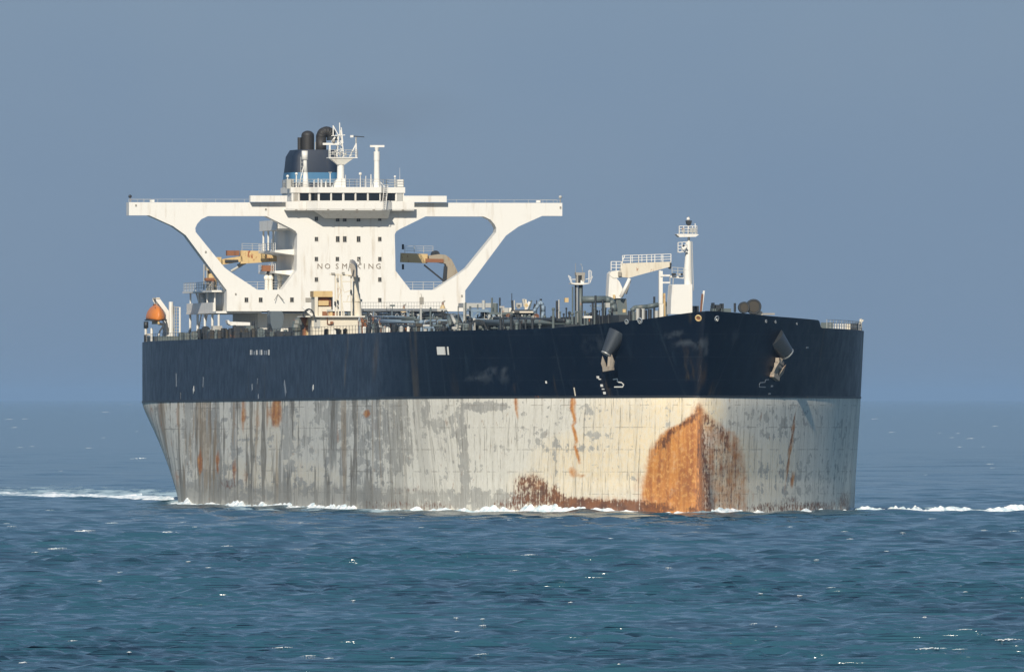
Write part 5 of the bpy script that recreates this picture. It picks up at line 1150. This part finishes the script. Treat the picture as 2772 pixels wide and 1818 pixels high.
m.build('platform_railing', WHITE, vm)
for x0, x1, y0, y1, mt in ((272, 385, 815, 850, FRAME), (280, 300, 850, 945, FRAME), (310, 330, 850, 945, DKSTEEL), (345, 380, 850, 930, FRAME), (330, 370, 910, 950, WHITE)): qbox('vent_head', ZD, x0, x1, y0, y1, UV + .5, 1.0, mt, vm)
qcyl('whip_aerial', ZD, 266, 700, 815, UV, .03, FRAME, vm, n=6); qpipe('whip_aerial', ZD, [(355, 815), (348, 740), (330, 705)], UV, .03, PALEGREY, vm)
qpipe('vapour_pipe', ZD, [(350, 1152), (640, 1148), (700, 1165), (735, 1210), (745, 1300)], UV + 1, .45, GREY)
for zx, y0, mt in ((34, 1165, DKSTEEL), (515, 1100, DKSTEEL), (480, 1195, DKSTEEL), (605, 1150, DKSTEEL), (230, 990, GREY), (625, 1210, GREY), (60, 1150, PALEGREY), (1245, 1115, DKSTEEL)): qcyl('vent_post', ZD, zx, y0, 1340, UV + 6, .14 if mt is DKSTEEL else .1, mt, down=True, n=8)
qbox('pipe_saddle', ZD, 460, 600, 1215, 1240, UV + 3, 1, BLUEGREY); qbox('pipe_saddle', ZD, 640, 695, 1190, 1250, UV + 3, 1, PALEGREY); qbox('rust_cap', ZD, 135, 180, 1130, 1185, UV + 2, .6, BEIGE)
qbox('deck_box', ZD, 370, 470, 1355, 1380, UV + 10, 1, WHITE_WORN)
for zx in range(0, 760, 38):
    u = UV + random.uniform(0, 20); p = q(ZD, zx + random.uniform(-10, 10), random.uniform(1250, 1340), u); r = random.uniform(.10, .24)
    MB().cyl((u, p[1], DK), p, r * .8, r * .6, 8).ball(p, r, 8, 5).build('tank_vent', random.choice((GREY, DKSTEEL, DKSTEEL, GREY)), tanker)

# ---- port hose crane, jib over the deck
UC = 172.0
pc = qpoly('hose_crane', ZD, [(672, 1135), (690, 825), (720, 800), (770, 880), (815, 930), (850, 1010), (850, 1050), (825, 1135)], UC, 2.2, WHITE); pc['label'] = 'white deck crane with railed jib pointing right'
qpoly('crane_pedestal', ZD, [(735, 1340), (735, 1190), (690, 1150), (680, 1136), (830, 1136), (900, 1140), (912, 1340)], UC - .3, 2.2, GREY, pc)
qpoly('jib', ZD, [(820, 870), (850, 700), (1452, 680), (1452, 742), (1425, 748), (985, 866), (940, 880)], UC + .2, 1.6, OFFWHITE, pc)
qpoly('jib_end', ZD, [(1440, 690), (1462, 700), (1455, 770), (1440, 760)], UC + .4, 1.4, DKSTEEL, pc)
qpoly('slewing_head', ZD, [(690, 850), (710, 800), (790, 790), (835, 800), (825, 878), (740, 885)], UC + .1, 2.0, WHITE_WORN, pc); qbox('slewing_motor', ZD, 800, 838, 805, 860, UC + .5, .5, FRAME, pc)
MB().cyl(q(ZD, 940, 890, UC + .6), q(ZD, 830, 1120, UC + .6), .24, n=10).build('luffing_cylinder', WHITE, pc, True)
MB().bar(q(ZD, 945, 900, UC - .9), q(ZD, 890, 1080, UC - .9), .3, .2).build('luffing_cylinder', FRAME, pc)
MB().rail([q(ZD, 850, 700, UC), q(ZD, 1452, 681, UC)], 1.0, 1.15, .045, 3).bar(q(ZD, 842, 690, UC), q(ZD, 878, 604, UC), .09, .09).rail([q(ZD, 850, 700, UC - 1.4), q(ZD, 1452, 681, UC - 1.4)], 1.0, 1.3, .035, 3).build('jib_railing', WHITE, pc)
MB().rail([q(ZD, 708, 790, UC), q(ZD, 835, 790, UC)], 1.15, .6, .05, 3).build('head_railing', WHITE, pc)
qbox('crane_gear', ZD, 855, 890, 1270, 1310, UC + 4, .5, BEIGE, pc); qbox('crane_gear', ZD, 735, 760, 1090, 1140, UC + .3, .3, BEIGE, pc)

# ---- foremast on its house, with the frame beside it
UB = 316.0; FK = lambda u: float(sheer(u, -1)) - 1.0
fm = qpoly('foremast', ZD, [(1450, 1330), (1455, 1150), (1470, 970), (1500, 962), (1718, 962), (1718, 1330)], UB, 3.0, WHITE); fm['label'] = 'white foremast with lamp platform on its house'
auto_smooth(MB().cyl(q(ZD, 1668, 1000, UB - 1.2), q(ZD, 1662, 780, UB - 1.2), .50, .48, 14).cyl(q(ZD, 1662, 780, UB - 1.2), q(ZD, 1674, 430, UB - 1.2), .48, .30, 14).cyl(q(ZD, 1674, 430, UB - 1.2), q(ZD, 1674, 350, UB - 1.2), .16, .14, 10).build('mast_pole', WHITE, fm))
m = MB(); a = q(ZD, 1712, 1040, UB - .7); b = q(ZD, 1700, 430, UB - .7); c_ = q(ZD, 1732, 1040, UB - .7); d_ = q(ZD, 1714, 430, UB - .7)
m.bar(a, b, .05, .05).bar(c_, d_, .08, .08)
for i in range(24): t = i / 23; m.bar(Vector(a).lerp(Vector(b), t), Vector(c_).lerp(Vector(d_), t), .035, .035)
m.build('mast_ladder', PALEGREY, fm)
qpoly('lamp_platform', ZD, [(1522, 340), (1545, 335), (1775, 335), (1800, 345), (1760, 372), (1560, 376)], UB - .4, 1.6, WHITE, fm)
MB().rail([q(ZD, 1555, 335, UB - .4), q(ZD, 1775, 335, UB - .4), q(ZD, 1775, 335, UB - 2)], .95, .5, .045, 3).bar(q(ZD, 1758, 335, UB - .4), q(ZD, 1752, 205, UB - .4), .1, .1).build('platform_railing', WHITE, fm)
qpoly('mast_lantern', ZD, [(1640, 170), (1715, 170), (1705, 215), (1680, 240), (1650, 215)], UB - .8, .5, DKSTEEL, fm); p = q(ZD, 1668, 150, UB - 1); MB().ball(p, .22, 8, 6).cyl(p, q(ZD, 1674, 335, UB - 1), .07).build('lantern_globe', WHITE, fm); p = q(ZD, 1672, 122, UB - 1); MB().cyl(p, (p[0], p[1], p[2] - .25), .1, .16).build('lantern_cap', FRAME, fm)
for zx in (1590, 1690, 1730): qbox('platform_lamp', ZD, zx, zx + 34, 260, 320, UB - .3, .3, PALEGREY, fm)
MB().rail([q(ZD, 1540, 560, UB - .5), q(ZD, 1640, 552, UB - .5)], 1.15, .4, .045, 3).build('lower_platform_railing', WHITE, fm); MB().bar(q(ZD, 1536, 562, UB - 1), q(ZD, 1650, 556, UB - 1), 1.0, .12).build('lower_platform', WHITE, fm)
MB().cyl(q(ZD, 1650, 490, UB - .3), q(ZD, 1600, 530, UB - .3), .12, .3, 10).build('fog_horn', WHITE, fm); p = q(ZD, 1608, 485, UB - .3); MB().ball(p, .14, 8, 5).build('horn_lamp', DKSTEEL, fm)
qpoly('mast_house_side', ZD, [(1500, 975), (1500, 1310), (1452, 1322), (1458, 1150), (1475, 985)], UB + .05, .04, PALEGREY, fm) if False else None
qpoly('mast_brace', ZD, [(1690, 962), (1718, 1100), (1718, 1150), (1690, 1120)], UB + .03, .3, WHITE_WORN, fm)
fp = qbox('light_frame', ZD, 1306, 1350, 795, 1200, UB - 6, .6, WHITE); fp['label'] = 'white post frame left of the foremast'
MB().bar((UB - 6.3, q(ZD, 1330, 0, UB - 6.3)[1], DK), q(ZD, 1330, 1200, UB - 6.3), .5, .5).build('frame_foot', WHITE_WORN, fp)
for x0, y0, x1, y1, t in ((1320, 852, 1440, 852, .24), (1350, 940, 1440, 940, .2), (1310, 790, 1340, 850, .2), (1440, 850, 1440, 1180, .1), (1480, 880, 1470, 1150, .1), (1445, 865, 1610, 880, .25)): MB().bar(q(ZD, x0, y0, UB - 6), q(ZD, x1, y1, UB - 6), t, t).build('frame_bar', WHITE if t > .15 else PALEGREY, fp)
MB().rail([q(ZD, 1465, 862, UB - 6), q(ZD, 1610, 870, UB - 6)], 1.1, .8, .04, 3).build('frame_railing', PALEGREY, fp)
for zx, mt in ((1475, DKSTEEL), (1500, DKSTEEL), (1560, PALEGREY), (1585, DKSTEEL)): p = q(ZD, zx, 838, UB - 5.6); MB().box(p[0] - .1, p[0] + .1, p[1] - .13, p[1] + .13, p[2] - .15, p[2] + .15).build('signal_lamp', mt, fp)
MB().box(UB - 7, UB - 6.4, q(ZD, 1360, 0, UB - 6)[1], q(ZD, 1390, 0, UB - 6)[1], DK, q(ZD, 0, 1070, UB - 6)[2]).build('frame_locker', BEIGE, fp)
qpipe('forecastle_pipe', ZD, [(960, 1290), (1010, 1250), (1160, 1240), (1290, 1215), (1400, 1205)], UB - 22, .3, GREY)
for zx, y0, mt in ((1040, 1262, PALEGREY), (1072, 1270, DKSTEEL), (1105, 1262, PALEGREY), (1135, 1280, DKSTEEL), (990, 1300, GREY), (1190, 1270, DKSTEEL), (1275, 1290, PALEGREY), (1320, 1260, DKSTEEL), (1390, 1230, GREY), (940, 1290, DKSTEEL)): qcyl('bollard', ZD, zx, y0, 1340, UB - 14, .24, mt, down=True, n=8)
fs = MB().bar(q(ZD, 1830, 1290, UB + 4), q(ZD, 1862, 1040, UB + 4), .22, .16).build('anchor_light_post', WHITE, tanker); MB().bar(q(ZD, 1822, 1300, UB + 4.2), q(ZD, 1842, 1080, UB + 4.2), .2, .1).build('rusty_stay', RUSTY, fs)
for x0, x1, y0 in ((1972, 2200, 1262), (2010, 2080, 1215), (1745, 1800, 1230), (2090, 2110, 1200), (1985, 1995, 1190)): qbox('windlass', ZD, x0, x1, y0, 1330, UB - 3, 2, DKSTEEL if x1 - x0 < 100 else GREY)
# mooring drums on the port forecastle
UW = 308.0
for x0, x1, yc, r in ((405, 480, 275, .62), (488, 600, 266, .86)):
    c_ = q(ZE, (x0 + x1) / 2, yc + 6, UW); o = MB().cyl((UW - .6, c_[1] + .1, c_[2]), (UW + .9, c_[1] - .1, c_[2]), r * .95, r * .95, 22).build('mooring_drum', RUSTY if False else DKSTEEL, tanker)
    for k in (UW - .7, UW + .9): MB().torus((k, c_[1] + (.1 if k < UW else -.1), c_[2]), (1, -.2, 0), r * .95, .12, 22, 6).build('drum_flange', DKSTEEL, o)
    MB().cyl((UW + .92, c_[1] - .1, c_[2]), (UW + .98, c_[1] - .1, c_[2]), r * .8, n=20).build('rope_coil', DRUM, o)
qpoly('winch_bed', ZE, [(515, 250), (545, 262), (640, 330), (640, 372), (520, 372)], UW + .3, 1, OFFWHITE); p = q(ZE, 568, 318, UW + .6); MB().ball(p, .2, 8, 5).build('winch_brake', RUSTY, tanker)
qbox('winch_bed', ZE, 640, 770, 340, 358, UW, .6, FRAME); qcyl('vent_post', ZE, 348, 235, 330, UW, .14, DKSTEEL, n=8); qcyl('vent_post', ZE, 95, 260, 330, UW, .05, DKSTEEL, n=6); qcyl('vent_post', ZE, 225, 240, 330, UW, .06, DKSTEEL, n=6)
# rail end of the port side
UP = 283.0
qbox('rail_screen', ZE, 1256, 1382, 440, 500, 300, .1, GREY); qbox('rail_screen', ZE, 1528, 1570, 455, 520, 292, .1, OFFWHITE)
for zx in (1390, 1412, 1440, 1465, 1490, 1515): qcyl('rail_stanchion', ZE, zx, 452, 520, 296, .07, WHITE, n=6)
for zx in (1590, 1622): qcyl('bollard', ZE, zx, 446, 560, 290, .32, DKSTEEL)
qcyl('jack_staff', ZE, 1688, 395, 560, 286, .04, PALEGREY, n=6); qpoly('pennant', ZE, [(1660, 470), (1668, 400), (1712, 415)], 286, .03, OFFWHITE)

# ---- fairleads and marks on the bow plating
def surf(px, py, tree=None): return on_hull(px, py, tree)
for (px, py, r, mt) in ((*ZD(1795, 1380), .42, BEIGE), (*ZD(2020, 1385), .36, FADED), (*ZD(1070, 1412), .40, FADED), (*ZD(905, 1425), .32, FADED), (*ZD(230, 1458), .34, FADED), (*ZD(525, 1450), .26, FADED), (*ZE(675, 425), .22, FADED), (*ZE(775, 432), .2, FADED), (*ZE(1000, 452), .16, FADED)):
    p, n_ = surf(px, py, _T)
    if p is None: continue
    o = MB().torus(p + n_ * .05, n_, r * .8, r * .24, 18, 8).build('fairlead', mt, tanker, True)
    MB().cyl(p - n_ * .02, p + n_ * .04, r * .62, n=14).build('fairlead_mouth', RUSTY if mt is BEIGE else DKSTEEL, o)
    if mt is FADED: MB().torus(p + n_ * .10 - Vector((0, 0, r * .45)), n_, r * .42, r * .16, 12, 6).build('fairlead_lip', BARE, o)
def stroke(m, pts, w=.14):
    """a painted line that follows the plating"""
    hp_ = [surf(*p) for p in pts]
    for (a_, na), (b_, nb) in zip(hp_[:-1], hp_[1:]):
        if a_ is None or b_ is None: continue
        d = (b_ - a_); k = max(1, int(d.length / .5))
        t = d.normalized(); side = t.cross((na + nb).normalized()).normalized() * w / 2; n2 = (na + nb).normalized()
        q0 = [a_ - side - n2 * .03, a_ + side - n2 * .03, b_ + side - n2 * .03, b_ - side - n2 * .03]; q1 = [v_ + n2 * .06 for v_ in q0]
        m.add(q0 + q1, [(4, 5, 6, 7), (0, 1, 5, 4), (1, 2, 6, 5), (2, 3, 7, 6), (3, 0, 4, 7)])
    return m
ZB7 = E(1560, 840, 2.691); Z8 = E(360, 900, 3.0); Z1 = E(980, 900, 3.0)
def zz(zf, pts): return [zf(*p) for p in pts]
stroke(MB(), zz(ZB7, [(268, 502), (300, 497), (300, 520), (330, 524), (346, 540), (338, 556), (276, 556)]), .13).build('bulb_mark', MARK, tanker)
stroke(MB(), zz(ZB7, [(1402, 503), (1378, 505), (1376, 522), (1340, 526), (1332, 540), (1334, 557), (1378, 558)]), .11).build('bulb_mark', FADED, tanker)
for zx, zy_ in ((158, 486), (172, 500), (186, 546), (206, 600), (196, 572)): stroke(MB(), zz(ZB7, [(zx - 9, zy_), (zx + 9, zy_)]), .30 if zx != 172 and zx != 196 else .12).build('draught_mark', MARK, tanker)
for zx, zy_ in ((1426, 550), (1408, 606), (1684, 270)): stroke(MB(), zz(ZB7, [(zx - 7, zy_), (zx + 7, zy_)]), .2).build('draught_mark', FADED, tanker)
p = stroke(MB(), zz(Z1, [(610, 147), (676, 147)]), .98).build('white_panel', MARK, tanker); stroke(MB(), zz(Z1, [(684, 147), (692, 147)]), .98).build('panel_line', DKSTEEL, p); stroke(MB(), zz(Z1, [(694, 147), (704, 147)]), 1.0).build('panel_edge', MARK, p)
stroke(MB(), zz(Z1, [(1490, 402), (1502, 402)]), .3).build('draught_mark', MARK, tanker); stroke(MB(), zz(Z1, [(1905, 362), (1921, 362)]), .3).build('draught_mark', MARK, tanker)
stroke(MB(), zz(Z1, [(1722, 445), (1735, 522)]), .18).build('scupper_streak', OFFWHITE, tanker)
# small weathered name on the quarter (legible only as strokes)
for g in ([(956, 140), (956, 180)], [(966, 140), (966, 180)], [(985, 150), (985, 180)], [(1005, 142), (1005, 180)], [(1030, 140), (1030, 180)], [(1044, 140), (1044, 180)], [(1068, 145), (1068, 180)], [(1084, 145), (1084, 180)], [(1103, 138), (1103, 182)]):
    stroke(MB(), zz(Z8, g), .95).build('letter', MARK if g[0][0] in (956, 1005, 1044, 1103) else FADED, tanker)
for g, w_ in (([(387, 512), (389, 560)], .9), ([(491, 445), (494, 486)], .9), ([(572, 362), (568, 440)], .6), ([(966, 420), (968, 470)], .7), ([(1010, 390), (1012, 400)], .8), ([(1228, 400), (1242, 505)], .8), ([(1461, 430), (1463, 468)], .9), ([(350, 330), (352, 440)], .4), ([(1016, 505), (1020, 545)], .6)):
    stroke(MB(), zz(Z8, g), w_).build('scrape_mark', MARK if w_ >= .9 else FADED, tanker)

# ---- anchors in their bolsters
def anchor(side, top, bot, r0, r1, out, lab, zf, hang, mat, scale):
    pt, n1 = surf(*zf(*top), _T); pb, n2 = surf(*zf(*bot), _T)
    b0 = pt - n1 * .5; b1 = pb + n2 * out
    ax = (b1 - b0).normalized()
    bo = MB().cyl(b0, b1, r0, r1, 24).build('anchor_bolster', NAVYB, tanker, True); auto_smooth(bo)
    MB().torus(b1, ax, r1 * .86, r1 * .2, 20, 8).build('bolster_lip', BARE, bo, True)
    MB().cyl(b1 - ax * .1, b1 + ax * .01, r1 * .8, n=18).build('hawse_mouth', DKSTEEL, bo)
    if side > 0: a0 = b1 - ax * .3 - n2 * .35
    else: a0 = b1 - ax * .9
    root = thing('anchor', lab, 'anchor', SHIP_M @ Matrix.Translation(a0), 'bower anchors')
    d = (ax * .4 + Vector((0, 0, -1)) * .6).normalized() if hang is None else hang.normalized()
    sidev = d.cross(n2).normalized(); nn = sidev.cross(d).normalized()
    O = Vector((0, 0, 0)); L = 2.9 * scale
    MB().bar(O, d * L, .34 * scale, .3 * scale).build('shank', mat, root)
    MB().torus(d * .05, sidev, .28 * scale, .07 * scale, 12, 6).build('shackle', mat, root)
    cr_ = d * L
    MB().bar(cr_ - sidev * .85 * scale, cr_ + sidev * .85 * scale, .5 * scale, .55 * scale).build('crown', mat, root)
    if side > 0:
        for f_, w_ in ((.42, .8), (.60, .7)): MB().bar(d * L * f_ - sidev * w_ * scale, d * L * f_ + sidev * w_ * scale, .42 * scale, .5 * scale).build('anchor_collar', mat, root)
    for k in (-1, 1):
        p0 = cr_ + sidev * k * .62 * scale; tip = p0 - d * 1.75 * scale + sidev * k * .25 * scale + nn * .42 * scale
        m = MB(); w0 = sidev * .26 * scale; t0 = nn * .13 * scale
        mid = p0.lerp(tip, .45) + sidev * k * .1 * scale
        m.add([p0 - w0 - t0, p0 + w0 - t0, p0 + w0 + t0, p0 - w0 + t0, mid - w0 * 1.25 - t0, mid + w0 * 1.25 - t0, mid + w0 * 1.25 + t0, mid - w0 * 1.25 + t0, tip - w0 * .15, tip + w0 * .15],
              [(0, 1, 2, 3), (0, 4, 5, 1), (1, 5, 6, 2), (2, 6, 7, 3), (3, 7, 4, 0), (4, 8, 9, 5), (6, 9, 8, 7), (5, 9, 6), (7, 8, 4)])
        m.build('fluke', mat, root)
    return root
NAVYB = paint('bolster_navy', (.085, .095, .105), (.04, .05, .06), .6, .32, metal=.55)
ARUST = paint('anchor_rusty_white', (.30, .255, .20), (.16, .09, .05), .8, .6, rust=.26, rustcol=(.24, .10, .05))
anchor(-1, (285, 170), (272, 300), 1.25, .66, 1.3, 'rusty anchor housed in the left bolster of the bow', ZB7, Vector((.25, -.12, -1)), ARUST, .92)
anchor(1, (1465, 205), (1495, 305), 1.35, .85, .8, 'pale muddy anchor hanging from the right bolster of the bow', ZB7, Vector((.1, -.36, -1)), ARUST, 1.12)
